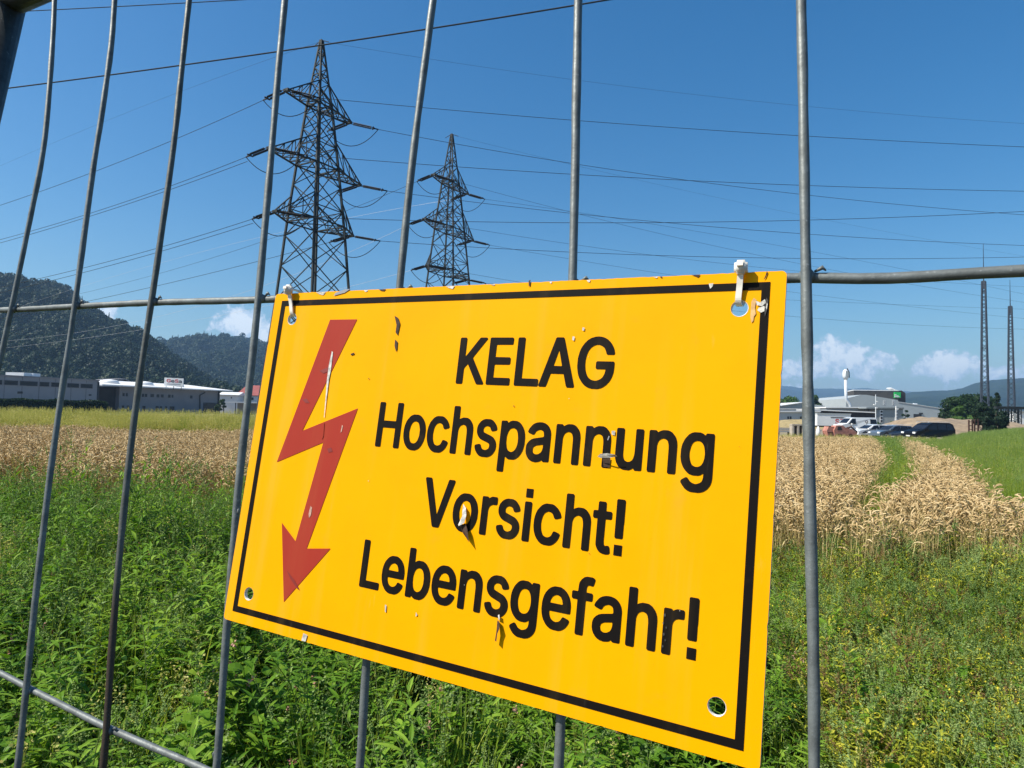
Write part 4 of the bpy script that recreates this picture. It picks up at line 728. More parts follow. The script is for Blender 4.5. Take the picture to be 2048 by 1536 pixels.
W2 = pylon(-7.666, 79, A2_, 'second dark steel lattice power pylon standing farther off and looking smaller', ends=((.81, .587, -.044), (-.774, .627, -.087)), legw=.15, brw=.06)

# ---------------------------------------------------------------- power lines
def line3(name, start, pts, label, r=.023, m='cable', group='power lines against the sky'):
    """cable from a pylon fitting through sight points; depth runs evenly along the span"""
    (uL, vL, YL) = pts[-1]
    if start is not None:
        d = M3.T @ (start - CAM); u0, v0, Y0 = d[0] / d[2] * F + 1024, d[1] / d[2] * F + 768, start[1]
    else: u0, v0, Y0 = pts[0]
    uv = [(u0, v0)] + [(p[0], p[1]) for p in (pts if start is not None else pts[1:])]
    uu = np.array([p[0] for p in uv]); vv = np.array([p[1] for p in uv]); sg = 1 if uu[-1] > uu[0] else -1
    q = np.linspace(uu[0], uu[-1], 28)
    deg = min(2, len(uu) - 1); wgt = np.ones(len(uu)); wgt[0] = 50
    co = np.polyfit(uu - uu[0], vv, deg, w=wgt); vq = np.polyval(co, q - uu[0])
    iy = np.interp((q - uu[0]) / (uu[-1] - uu[0]), [0, 1], [1 / Y0, 1 / YL])
    P = [at(a, b_, 1 / c) for a, b_, c in zip(q, vq, iy)]
    if start is not None: P[0] = start
    b = MB(); b.tube(P, r, 5, cap=False); o = b.build(name, M[m], None, True); tag(o, label, 'power line', group)
LN = [
 (W1[(2, -1)][0], [(1140, 240), (1600, 272), (2048, 293), (2400, 306, 66)], 'uppermost power line running right from the nearer pylon'),
 (W1[(1, -1)][0], [(1140, 350), (1600, 370), (2048, 381), (2400, 386, 66)], 'power line from the nearer pylon\'s middle arm, camera side, running right'),
 (W1[(0, -1)][0], [(1140, 445), (1600, 441), (2048, 423), (2400, 400, 66)], 'power line that rises toward the right edge, from the nearer pylon\'s lowest arm'),
 (W1[(2, 1)][0], [(1140, 330), (1600, 387), (2048, 428), (2400, 450, 84)], 'power line from the nearer pylon\'s top arm tip on the right'),
 (W1[(1, 1)][0], [(1140, 430), (1600, 466), (2048, 489), (2400, 500, 84)], 'power line from the nearer pylon\'s middle arm tip on the right'),
 (W1[(0, 1)][0], [(1140, 505), (1600, 517), (2048, 513), (2400, 502, 84)], 'almost level power line from the nearer pylon\'s lowest arm tip on the right'),
 (W1[(2, -1)][1], [(335, 290), (150, 355), (0, 410), (-300, 500, 95)], 'highest power line running left from the nearer pylon\'s top arm'),
 (W1[(1, -1)][1], [(335, 374), (190, 425), (0, 478), (-300, 548, 95)], 'upper cable of the pair running left from the nearer pylon\'s middle arm'),
 (W1[(1, -1)][1] + np.array([0, .3, -.25]), [(335, 377), (190, 432), (0, 486), (-300, 560, 95)], 'lower cable of the pair running left from the nearer pylon\'s middle arm'),
 (W1[(0, -1)][1], [(320, 494), (165, 537), (30, 568), (-300, 628, 95)], 'upper cable of the pair running left from the nearer pylon\'s lowest arm'),
 (W1[(0, -1)][1] + np.array([0, .3, -.25]), [(320, 501), (165, 546), (30, 580), (-300, 645, 95)], 'lower cable of the pair running left from the nearer pylon\'s lowest arm'),
 (W1[(0, 1)][1], [(560, 512), (320, 570), (160, 606), (20, 634), (-300, 690, 120)], 'power line passing left behind the nearer pylon toward the wooded hill'),
 (W2[(2, -1)][1], [(690, 447), (440, 505), (200, 575), (20, 612), (-200, 655, 260)], 'thin power line running left from the farther pylon\'s top arm'),
]
for st_, pts, lb in LN: line3('power_line', st_, pts, lb)
LT = [
 (W2['peak'], [(1141, 328), (1600, 430), (2048, 512), (2300, 552, 150)], 'thin earth wire running right from the farther pylon\'s peak'),
 (W2[(2, 1)][0], [(1296, 440), (1600, 499), (2048, 596), (2300, 640, 150)], 'thin line running right from the farther pylon\'s top arm'),
 (W2[(1, 1)][0], [(1202, 535), (1600, 583), (2048, 636), (2300, 660, 150)], 'thin line running right from the farther pylon\'s middle arm'),
 (W2[(2, -1)][0], [(1202, 450), (1600, 524), (1747, 552), (2048, 604), (2300, 640, 140)], 'thin line running right from the camera side of the farther pylon\'s top arm'),
 (W2[(1, -1)][0], [(1343, 515), (1600, 544), (2048, 571), (2300, 582, 140)], 'thin line running right from the camera side of the farther pylon\'s middle arm'),
 (W2[(0, 1)][0], [(1250, 585), (1600, 600), (2048, 618), (2300, 626, 150)], 'thin line running right from the farther pylon\'s lowest arm'),
 (W2[(0, -1)][0], [(1300, 612), (1600, 630), (2048, 652), (2300, 664, 140)], 'lowest thin line at the right, from the farther pylon'),
 (W1['peak'], [(1100, 160), (1400, 190), (1700, 215), (2048, 247), (2300, 262, 70)], 'faint earth wire running right from the nearer pylon\'s peak'),
 (W1['peak'], [(560, 108), (380, 165), (100, 300), (-200, 420, 170)], 'faint earth wire running left from the nearer pylon\'s peak'),
]
for st_, pts, lb in LT: line3('power_line', st_, pts, lb, r=.009 if 'earth' in lb else .016)
for st_, pts, lb in [
 (W2[(1, -1)][1], [(686, 539), (500, 580), (230, 645), (20, 673), (-200, 695, 260)], 'sunlit pale line running left from the farther pylon\'s middle arm'),
 (W2[(0, -1)][1], [(697, 564), (500, 615), (285, 667), (10, 695), (-200, 712, 260)], 'sunlit pale line running left from the farther pylon\'s lowest arm'),
 (W2[(2, 1)][1], [(690, 404), (440, 470), (200, 585), (30, 650), (-200, 676, 260)], 'sunlit pale line running left from the back of the farther pylon\'s top arm')]:
    line3('power_line', st_, pts, lb, r=.014, m='cable_sunlit')
line3('power_line', None, [(-200, 203, 26), (10, 176, 26), (370, 130, 24), (560, 102, 23), (870, 56, 21.5), (1140, 13, 20), (1500, -50, 18)], 'thick dark cable crossing in front of the nearer pylon\'s peak', r=.024)
line3('power_line', None, [(-300, 38, 30), (30, 22, 30), (380, 6, 28), (490, 0, 27), (800, -20, 25)], 'cable crossing the upper left corner above all others', r=.018)
# ---------------------------------------------------------------- buildings on the left
class Fac:
    """a vertical facade whose two ends lie at (u0,Y0) and (u1,Y1); sight points u,v are laid on it"""
    def __init__(s, u0, Y0, u1, Y1):
        s.A = np.array([xat(u0, Y0), Y0, 0.0]); s.B = np.array([xat(u1, Y1), Y1, 0.0])
        s.d = (s.B - s.A) / np.linalg.norm(s.B - s.A); s.n = np.array([s.d[1], -s.d[0], 0])
        if s.n @ (CAM - s.A) < 0: s.n = -s.n
        s.L = np.linalg.norm(s.B - s.A)
    def p(s, u, v, off=0.0):
        r_ = ray(u, v); O = s.A + s.n * off; k = ((O - CAM) @ s.n) / (r_ @ s.n); return CAM + r_ * k
    def sz(s, u, v): q = s.p(u, v); return (q - s.A) @ s.d, q[2]
    def W(s, a, z, off=0.0): return s.A + s.d * a + s.n * off + np.array([0, 0, z])
    def block(s, name, m, parent, a0, a1, z0, z1, dep, off=0.0):
        b = MB(); b.prism([s.W(a0, z0, off), s.W(a1, z0, off), s.W(a1, z1, off), s.W(a0, z1, off)], -s.n * dep); return b.build(name, m, parent)
    def panel(s, name, m, parent, u0, v0, u1, v1, th=.06, frame=None):
        (a0, z1), (a1, z0) = s.sz(u0, v0), s.sz(u1, v1)
        z0b = s.sz(u0, v1)[1]
        b = MB(); b.prism([s.W(a0, z0b, th), s.W(a1, z0, th), s.W(a1, s.sz(u1, v0)[1], th), s.W(a0, z1, th)], -s.n * (th + .02)); w_ = b.build(name, m, parent)
        return w_
    def rwin(s, parent, a0, a1, z0, z1, fr=None, name='window', glass=None):
        b = MB(); b.prism([s.W(a0, z0, .05), s.W(a1, z0, .05), s.W(a1, z1, .05), s.W(a0, z1, .05)], -s.n * .08)
        w_ = b.build(name, fr or M['dark'], parent)
        f = .12; b = MB(); b.prism([s.W(a0 + f, z0 + f, .06), s.W(a1 - f, z0 + f, .06), s.W(a1 - f, z1 - f, .06), s.W(a0 + f, z1 - f, .06)], -s.n * .03)
        b.build('pane', glass or M['glass'], w_); return w_

# A: long grey building
fa = Fac(0, 122, 195, 138)
A = tag(empty('office_building'), 'long light grey flat-roofed building with a dark ribbon of upper windows behind the hedge', 'building')
tz = (fa.sz(0, 752)[1] + fa.sz(195, 762)[1]) / 2
fa.block('wall', M['shade'], A, -34, fa.L, -1, tz, 26)
b = MB(); b.prism([fa.W(-34, tz, .12), fa.W(fa.L + .1, tz, .12), fa.W(fa.L + .1, tz + .25, .12), fa.W(-34, tz + .25, .12)], -fa.n * 26.2); b.build('roof_edge', M['shade2'], A)
z0, z1 = fa.sz(90, 774)[1], fa.sz(90, 763)[1]; a_end = fa.sz(186, 772)[0]; x = -33.0; k = 0
while x < a_end - .6:
    w_ = [2.6, 3.4, 2.1, 3.0][k % 4]; fa.rwin(A, x, min(x + w_ - .12, a_end), z0, z1, M['shade2']); x += w_; k += 1
z0, z1 = fa.sz(90, 812)[1], fa.sz(90, 799)[1]; a_end = fa.sz(168, 805)[0]; x = -33.0
while x < a_end - .6: fa.rwin(A, x, min(x + 3.0, a_end), z0 - .6, z1, M['dark']); x += 3.1
for (u, v, w_, h_) in ((40, 785, 5, 2.2), (180, 790, 2.5, 1.6)):
    fa.panel('wall_emblem', M['dark'], A, u - w_, v - h_, u + w_, v + h_)
b = MB()
for k in range(2):
    q = fa.W(fa.sz(62 + 24 * k, 755)[0], tz + .25, -4); b.box(q + np.array([0, 0, .35]), (3.4 - k, 2, .7))
b.build('roof_light', M['roofwhite'], A)
b = MB(); x = -32.0
while x < fa.L: b.prism([fa.W(x, -1, .02), fa.W(x + .05, -1, .02), fa.W(x + .05, tz, .02), fa.W(x, tz, .02)], -fa.n * .05); x += 2.95
b.build('panel_joints', M['dark'], A)
fd = Fac(190, 137.6, 197, 138.4); fd.block('downpipe', M['dark'], A, .2, .5, -1, tz - .2, .2, .3)

# B: building with the lit white roof, its dark recess and the roof sign
fb = Fac(237, 149, 437, 174)
Bd = tag(empty('factory_building'), 'dark grey two-storey building with a bright white projecting roof and a sign on top', 'building')
tz = (fb.sz(237, 772)[1] + fb.sz(436, 783)[1]) / 2
fb.block('wall', M['shade2'], Bd, 0, fb.L, -1, tz, 16)
a198 = fb.sz(199, 770)[0]
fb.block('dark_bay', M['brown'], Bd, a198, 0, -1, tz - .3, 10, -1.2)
b = MB(); a1 = fb.L + 3
r0 = lambda a, o, z: fb.W(a, z, o)
b.prism([r0(a198 - .5, 1.6, tz), r0(a198 - .5, 1.6, tz + .28), r0(a198 - .5, -15, tz + 1.75), r0(a198 - .5, -15, tz + 1.3)], fb.d * (a1 - a198 + .5)); rf = b.build('roof', M['roofwhite'], Bd)
for u in (220, 290, 352):
    q = fb.p(u, 768, -5); a = (q - fb.A) @ fb.d; b = MB(); b.lathe(fb.W(a, tz + .75, -5), [(1.9, 0), (1.8, .45), (1.3, .75), (.2, .9)], 14); b.build('roof_dome', M['roofwhite'], rf, True)
zz0, zz1 = fb.sz(249, 792.5)[1], fb.sz(249, 786)[1]
for (c, w_) in ((247, 3.5), (253.5, 3.5), (286, 4), (292, 4), (304.5, 6), (316, 5), (324.5, 5), (338.5, 5), (345, 3), (382.5, 5)):
    a, _ = fb.sz(c, 790); s_ = w_ * .5 * .14
    fb.rwin(Bd, a - s_, a + s_, zz0, zz1, M['dark'])
zz0, zz1 = fb.sz(249, 822)[1], fb.sz(249, 811)[1]
for c, w_ in ((247, 4), (257, 4), (289, 5), (315, 5), (323, 4), (333, 4), (345, 9)):
    a, _ = fb.sz(c, 790); s_ = w_ * .5 * .14; fb.rwin(Bd, a - s_, a + s_, zz0, zz1, M['dark'])
a0, _ = fb.sz(407, 800); a1_, _ = fb.sz(434, 800); fb.rwin(Bd, a0, a1_, -1, fb.sz(407, 805)[1], M['dark'], 'gate_door')
b = MB(); q = [fb.p(410, 785, .2), fb.p(400, 791, .2), fb.p(400, 822, .2)]; b.tube(q, .12, 6); b.build('downpipe', M['dark'], Bd)
fb.block('corner_post', M['dark'], Bd, fb.L - .4, fb.L, -1, tz, .4, .25)
# sign board on its roof
SBY = 158.0
sb = tag(empty('roof_sign'), 'white roof sign with GeSa in red and black letters on the white-roofed building', 'sign')
P0, P1_, P2_ = at(328.5, 755, SBY), at(366.5, 757, SBY), at(366.5, 772, SBY)
wd = P1_ - P0; hgt = P0[2] - P2_[2]; dx = wd / np.linalg.norm(wd); dn = np.array([dx[1], -dx[0], 0]); dn /= np.linalg.norm(dn)
m4 = np.eye(4); m4[:3, 0] = dx; m4[:3, 1] = np.cross(dn, dx); m4[:3, 2] = dn; m4[:3, 3] = P0 - np.array([0, 0, hgt])
sb.matrix_world = Matrix(m4.tolist()); Wd = np.linalg.norm(wd)
b = MB(); b.box((Wd / 2, hgt / 2, -.1), (Wd, hgt, .18)); b.build('board', M['white'], sb)
b = MB()
for x in (.1, .5, .9): b.bar((Wd * x, -.9, -.15), (Wd * x, .1, -.15), .1)
b.build('support', M['dark'], sb)
textline('GeSa', Wd * .12, Wd * .92, hgt * .45, hgt * .40, M['red'], .02, sb, mats=[M['red'], M['dark'], M['red'], M['dark']])
b = MB(); b.box((Wd * .5, hgt * .25, 0), (Wd * .72, hgt * .06, .03)); b.build('text_line', M['shade'], sb)

# roof behind
fq = Fac(195, 178, 275, 186); q = tag(empty('workshop_building'), 'grey pitched roof showing behind the white-roofed building', 'building')
b = MB(); b.prism([fq.p(195, 768), fq.p(205, 760), fq.p(250, 756.5), fq.p(272, 768)], -fq.n * 14); b.build('roof', M['shade2'], q)
b = MB(); b.prism([fq.p(236, 768, .1), fq.p(250, 759, .1), fq.p(266, 768, .1)], -fq.n * .3); b.build('gable', M['brown'], q)
fq.block('wall', M['shade'], q, 0, fq.L, -1, fq.p(195, 768)[2] - .1, 13.5)
# C: low white buildings, D: red roofed, carport
def simple_house(name, label, u0, u1, Y, vt, dep, wm, rm=None, rh=None, wins=(), base=-1, Y1=None):
    f = Fac(u0, Y, u1, Y1 or Y + 1.0); o = tag(empty(name), label, 'building'); z = f.sz(u0, vt)[1]
    f.block('wall', wm, o, 0, f.L, base, z, dep)
    if rm:
        b = MB(); h = rh
        b.prism([f.W(-.5, z, .5), f.W(-.5, z + .15, .5), f.W(-.5, z + h, -dep / 2), f.W(-.5, z + .15, -dep - .5), f.W(-.5, z, -dep - .5)], f.d * (f.L + 1)); b.build('roof', rm, o)
    for (a, c, v0, v1) in wins:
        x0, zz1_ = f.sz(a, v0); x1, zz0_ = f.sz(c, v1); f.rwin(o, x0, x1, zz0_, zz1_)
    return o, f
simple_house('storage_building', 'low white storage hall between the dark grey building and the red roof', 438, 474, 190, 790, 12, M['white'], M['roofwhite'], 1.0, [(462, 464, 794, 797)])
simple_house('red_roofed_house', 'white house with a red roof left of the yellow sign', 474, 560, 200, 791, 20, M['white'], M['redroof'], 3.4, [(480, 484, 795, 800), (492, 496, 795, 800), (503, 507, 795, 800)])
ca_ = tag(empty('carport'), 'open carport with a thin white roof in front of the red-roofed house', 'carport'); fc = Fac(443, 160, 540, 163)
zc = fc.sz(445, 805)[1]; b = MB(); b.prism([fc.W(0, zc, 0), fc.W(fc.L, zc, 0), fc.W(fc.L, zc + .3, 0), fc.W(0, zc + .3, 0)], -fc.n * 7); b.build('roof', M['roofwhite'], ca_)
fc.block('rear_wall', M['shade'], ca_, 3, fc.L, -1, zc - .02, 1.2, -4)
for k in range(5): fc.block('post', M['dark'], ca_, .3 + k * 2.6, .5 + k * 2.6, -1, zc - .01, .2, -.2)
# cars under the carport side read as dark shapes
# ---------------------------------------------------------------- foliage in leaf cards for hedges, bushes and trees
TL = dict(
 hedge=leafmat('hedge_leaves', (.012, .028, .010), (.025, .05, .016), (.045, .08, .025), .15),
 oak=leafmat('broad_tree_leaves', (.012, .03, .010), (.025, .055, .015), (.05, .09, .025), .2),
 light=leafmat('bright_leaves', (.035, .075, .015), (.06, .12, .025), (.09, .16, .04), .3),
 pine=leafmat('pine_needles', (.008, .02, .01), (.014, .032, .014), (.025, .045, .02), .1))
def cards(C, N, S, val, m, name, parent):
    n = len(C); t1 = np.cross(N, rng.normal(0, 1, (n, 3))); t1 /= np.linalg.norm(t1, axis=1)[:, None]; t2 = np.cross(N, t1); S = S[:, None]
    V = np.stack([C - t1 * S, C - t2 * S * .55, C + t1 * S, C + t2 * S * .55], 1).reshape(-1, 3)
    me = bpy.data.meshes.new(name); me.from_pydata(V.tolist(), [], np.arange(4 * n).reshape(-1, 4).tolist())
    a = me.attributes.new('var', 'FLOAT', 'POINT'); a.data.foreach_set('value', np.repeat(val, 4)); me.update()
    return link(name, me, m, parent)
def tree(name, label, base, H, Wd_, m, n=2600, leaf=.22, trunk_h=.25, shape='round', group=None, clumps=26, trunk_r=None):
    o = tag(empty(name, base), label, 'tree' if H > 2.5 else 'shrub', group)
    tr = trunk_r or H * .022; b = MB()
    b.tube([(0, 0, -.3), (tr * .3, 0, H * .2), (-tr * .4, tr * .3, H * .45), (0, 0, H * .8)], [tr * 1.3, tr, tr * .7, tr * .2], 9)
    ctr = []
    for k in range(clumps):
        if shape == 'cone':
            z = trunk_h + (1 - trunk_h) * rng.random() ** 1.2; rr = Wd_ / 2 * (1 - (z - trunk_h) / (1 - trunk_h)) * .75; cr = Wd_ * .15 * (1.2 - z * .7)
        else:
            z = rng.uniform(trunk_h + .1, .86); q = (z - trunk_h) / (1 - trunk_h); rr = Wd_ / 2 * math.sqrt(max(.05, 1 - (2 * q - 1) ** 2)) * .72; cr = Wd_ * rng.uniform(.12, .19)
        a = rng.uniform(0, 6.283); rr *= rng.uniform(.5, 1) ** .5
        c = np.array([math.cos(a) * rr, math.sin(a) * rr, z * H]); ctr.append((c, cr))
        st = np.array([0, 0, max(.12, z - .25) * H]); mid = (st + c) / 2 + np.array([0, 0, -.03 * H]); b.tube([st, mid, c], [tr * .45, tr * .28, tr * .08], 6)
    b.build('trunk', M['trunk'], o, True)
    ix = rng.integers(0, clumps, n); d = rng.normal(0, 1, (n, 3)); d /= np.linalg.norm(d, axis=1)[:, None]; d[:, 2] = np.where(d[:, 2] < -.4, -d[:, 2], d[:, 2])
    C = np.array([ctr[i][0] for i in ix]) + d * np.array([ctr[i][1] for i in ix])[:, None] * rng.uniform(.55, 1.1, n)[:, None] * np.array([1, 1, .75])
    C[:, 2] = np.clip(C[:, 2], .03 * H, None)
    N = d + rng.normal(0, .5, (n, 3)); N /= np.linalg.norm(N, axis=1)[:, None]
    cards(C, N, leaf * rng.uniform(.6, 1.4, n), rng.random(n) * .5 + (ix % 5) / 10, m, 'crown', o)
    return o
def tree_px(name, label, u, v_top, wpx, Y, m, **k):
    top = at(u, v_top, Y); g0 = float(gz(Y)); base = (top[0], Y, g0); return tree(name, label, base, top[2] - g0, wpx * Y / F, m, **k)
# hedge: a long clipped row in front of building A
def hedge(P0, P1, h, wdt, n, label):
    o = tag(empty('hedge', tuple(P0)), label, 'hedge'); d = np.array(P1) - np.array(P0); L = np.linalg.norm(d); d /= L; nrm = np.array([-d[1], d[0], 0])
    a = rng.uniform(0, L, n); z = h * rng.random(n) ** .6; s_ = rng.uniform(-.5, .5, n) * wdt * (1 - .2 * (z / h))
    C = d[None] * a[:, None] + nrm[None] * s_[:, None]; C[:, 2] += z + .12 * np.sin(a * 1.3) * (z / h)
    N = rng.normal(0, 1, (n, 3)) + np.array([0, 0, .6]); N /= np.linalg.norm(N, axis=1)[:, None]
    cards(C, N, rng.uniform(.12, .3, n), rng.random(n), TL['hedge'], 'foliage', o)
    b = MB()
    for k in range(int(L / 2)): b.tube([d * k * 2, d * k * 2 + np.array([.1, 0, h * .5])], [.06, .03], 5)
    b.build('stem', M['trunk'], o)
hedge((xat(-60, 98), 98, gz(98)), (xat(212, 112), 112, gz(112)), 2.3, 1.6, 16000, 'long dark green clipped hedge in front of the light grey building')
tree_px('bush', 'dark bush in the gap between the white-roofed building and the carport', 440, 795, 26, 150, TL['hedge'], n=700, clumps=8, trunk_h=.05)

# ---------------------------------------------------------------- right-hand works buildings
# main hall
fh = Fac(1692, 205, 1896, 205); fh.n = np.array([0, -1.0, 0]); fh.d = np.array([1.0, 0, 0])
hall = tag(empty('works_hall'), 'large pale grey metal-clad hall with a long sloping lower wing at the right', 'building')
b = MB(); b.prism([fh.p(1692, 870), fh.p(1796, 870), fh.p(1796, 800), fh.p(1732, 789.5), fh.p(1722, 789.5), fh.p(1692, 797)], np.array([6, 40, 0])); b.build('gable_wall', M['hall'], hall)
b = MB(); b.prism([fh.p(1796.1, 870), fh.p(1896, 870), fh.p(1896, 819.5), fh.p(1796.1, 804.5)], np.array([6, 38, 0])); b.build('wing', M['hall'], hall)
b = MB(); b.prism([fh.p(1796.5, 804.3, .15), fh.p(1896.4, 819.3, .15), fh.p(1896.4, 818.5, .15), fh.p(1796.5, 803.3, .15)], np.array([6, 38.2, 0])); b.build('roof', M['white'], hall)
for (a, c, v0, v1) in ((1827, 1843, 828, 840), (1876, 1893, 830.5, 840)):
    x0, z1_ = fh.sz(a, v0); x1, z0_ = fh.sz(c, v1); fh.rwin(hall, x0, x1, z0_, z1_, M['dark'], 'roller_door', M['dark'])
for u in (1768.5, 1786.5):
    for k in range(3):
        x0, z1_ = fh.sz(u - 2.2, 800.8 + k * 3.3); x1, z0_ = fh.sz(u + 2.2, 803.3 + k * 3.3); fh.rwin(hall, x0, x1, z0_, z1_, M['white'])
b = MB(); q = fh.p(1830, 808, -3); b.box(q + np.array([0, 0, -.2]), (.9, .9, .8)); b.build('roof_vent', M['alu'], hall)
b = MB(); q = fh.p(1842, 827, .3); b.box(q, (1.0, .4, .4)); b.build('wall_lamp', M['dark'], hall)
# cube tower with green sign
fk = Fac(1707, 245, 1797, 245); fk.n = np.array([0, -1.0, 0]); fk.d = np.array([1.0, 0, 0])
cube = tag(empty('tower_building'), 'dark brown box-shaped building rising behind the hall with a bright green square on it', 'building')
b = MB(); b.prism([fk.p(1707.5, 860), fk.p(1797, 860), fk.p(1797, 781.5), fk.p(1707.5, 780.5)], np.array([5, 16, 0])); b.build('wall', M['cube'], cube)
b = MB(); b.prism([fk.p(1707, 781, .1), fk.p(1797, 782, .1), fk.p(1797, 780.3, .1), fk.p(1707, 779.3, .1)], np.array([5, 16.2, 0])); b.build('roof_edge', M['white'], cube)
b = MB(); b.prism([fk.p(1797.2, 860, -.1), fk.p(1811, 860, -.1), fk.p(1811, 786, -.1), fk.p(1803, 781, -.1), fk.p(1797.2, 781.5, -.1)], np.array([3, 14, 0])); b.build('side_wing', M['brown'], cube)
b = MB(); b.prism([fk.p(1781, 776, -1), fk.p(1783, 775, -1), fk.p(1793, 780, -1), fk.p(1791, 781.5, -1)], np.array([0, 3, 0])); b.build('roof_chute', M['white'], cube)
gs = fk.panel('green_panel', M['green'], cube, 1787.5, 784.5, 1800, 795.8, .5)
b = MB()
for k, (a, c, v) in enumerate(((1789, 1793, 790), (1789, 1797, 792.3), (1789, 1799, 794.2))):
    q0 = fk.p(a, v, .62); q1 = fk.p(c, v, .62); b.prism([q0, q1, q1 + [0, 0, .25], q0 + [0, 0, .25]], [0, .05, 0])
b.build('panel_text', M['white'], gs)
# chimney
YC = 190.0; q = at(1692, 808, YC); ch = tag(empty('steel_chimney', (q[0], YC, gz(YC))), 'bright steel chimney with a fat rounded head beside the pale hall', 'chimney'); z0_ = float(gz(YC))
zt = at(1690, 738, YC)[2] - z0_; zs = at(1690, 757, YC)[2] - z0_; ze = at(1690, 803, YC)[2] - z0_; r1 = 2.9 * YC / F; r2 = 6 * YC / F
b = MB(); b.tube([(1.2, 0, 0), (1.2, 0, ze - 1.2), (.8, 0, ze - .4), (0, 0, ze + .6), (-.1, 0, zs)], r1, 18); b.build('pipe', M['alu'], ch, True)
b = MB(); b.lathe((-.1, 0, zs - .4), [(r1, 0), (r2 * .95, .9), (r2, 1.2), (r2, zt - zs - .9), (r2 * .8, zt - zs - .1), (r2 * .35, zt - zs + .35)], 22); b.build('head', M['alu'], ch, True)
b = MB(); b.tube([(r2 + .1, .0, zs + .2), (r2 + .05, 0, zt - .8), (.3, 0, zt + .2)], .12, 6); b.build('ladder', M['dark'], ch)
b = MB(); b.box((-.1, -r2 - .02, (zs + zt) / 2), (r2 * .9, .1, 1.4)); b.build('hatch', M['hall'], ch)
# grey office block in front
ff = Fac(1755, 165, 1808, 165); ff.n = np.array([0, -1.0, 0]); ff.d = np.array([1.0, 0, 0])
of = tag(empty('grey_office_block'), 'small mid-grey flat-roofed block with two columns of windows in front of the hall', 'building')
b = MB(); b.prism([ff.p(1754, 862), ff.p(1806, 862), ff.p(1806, 817), ff.p(1754, 817)], np.array([2, 14, 0])); b.build('wall', M['hall2'], of)
b = MB(); b.prism([ff.p(1733, 817, .5), ff.p(1808, 817, .5), ff.p(1808, 814.2, .5), ff.p(1733, 814.2, .5)], np.array([2, 15, 0])); b.build('roof', M['hall2'], of)
b = MB(); b.prism([ff.p(1733, 818.4, .3), ff.p(1808, 818.4, .3), ff.p(1808, 817.05, .3), ff.p(1733, 817.05, .3)], np.array([2, 15, 0])); b.build('roof_shadow_strip', M['dark'], of)  # dark strip drawn in place of the shade under the roof edge
for u in (1762.5, 1792):
    x0, _ = ff.sz(u - 3, 830); x1, _ = ff.sz(u + 3.2, 830); zt_ = ff.sz(u, 820)[1]; zb = ff.sz(u, 845)[1]
    b = MB(); b.prism([ff.W(x0, zb, .04), ff.W(x1, zb, .04), ff.W(x1, zt_, .04), ff.W(x0, zt_, .04)], [0, .06, 0]); b.build('window_surround', M['white'], of)
    for k in range(4):
        x0, z1_ = ff.sz(u - 1.7, 821.5 + 6.2 * k); x1, z0_ = ff.sz(u + 2.2, 825.3 + 6.2 * k); ff.rwin(of, x0, x1, z0_, z1_, M['dark']).location = -np.array([0, .08, 0])
# low sheds
def shed(name, label, pts, Y, dep, m, edge=None):
    o = tag(empty(name), label, 'shed'); b = MB(); b.prism([at(u, v, Y) for u, v in pts], np.array([1.5, dep, 0])); b.build('wall', m, o)
    if edge:
        b = MB(); (u0, v0), (u1, v1), th = edge; b.prism([at(u0, v0, Y - .4), at(u1, v1, Y - .4), at(u1, v1 - th, Y - .4), at(u0, v0 - th, Y - .4)], np.array([1.5, dep + .4, 0])); b.build('roof', M['roofwhite'], o)
    return o
shed('gabled_shed', 'grey shed with a low gable between the yellow sign and the round fence wire', [(1530, 850), (1650, 850), (1650, 812), (1606, 805.5), (1530, 817)], 178, 20, M['hall2'], ((1528, 816.8), (1606, 805.3), 1.3))
s1 = shed('flat_shed', 'pale flat-roofed shed with small windows just right of the yellow sign', [(1500, 860), (1640, 860), (1640, 824), (1500, 824)], 140, 10, M['hall'], ((1498, 824), (1642, 824), 3.2))
b = MB(); b.prism([at(1500, 818.6, 139.5), at(1640, 818.6, 139.5), at(1640, 817.2, 139.5), at(1500, 817.2, 139.5)], [0, 10, 0]); b.build('upper_roof', M['roofwhite'], s1)
for u in (1576.5, 1581.5, 1602, 1548, 1620):
    b = MB(); b.prism([at(u - 1.4, 838, 139.9), at(u + 1.4, 838, 139.9), at(u + 1.4, 833, 139.9), at(u - 1.4, 833, 139.9)], [0, .3, 0]); b.build('window', M['glass'], s1)
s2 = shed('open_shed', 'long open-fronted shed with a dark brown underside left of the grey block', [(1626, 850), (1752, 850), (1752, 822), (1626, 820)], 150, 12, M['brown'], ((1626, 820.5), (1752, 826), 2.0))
s3 = shed('storage_hall', 'low grey hall with a thin pale roof line behind the open shed', [(1653, 850), (1736, 850), (1736, 816), (1653, 816)], 170, 14, M['hall2'], ((1652, 816), (1738, 816), 2.2))

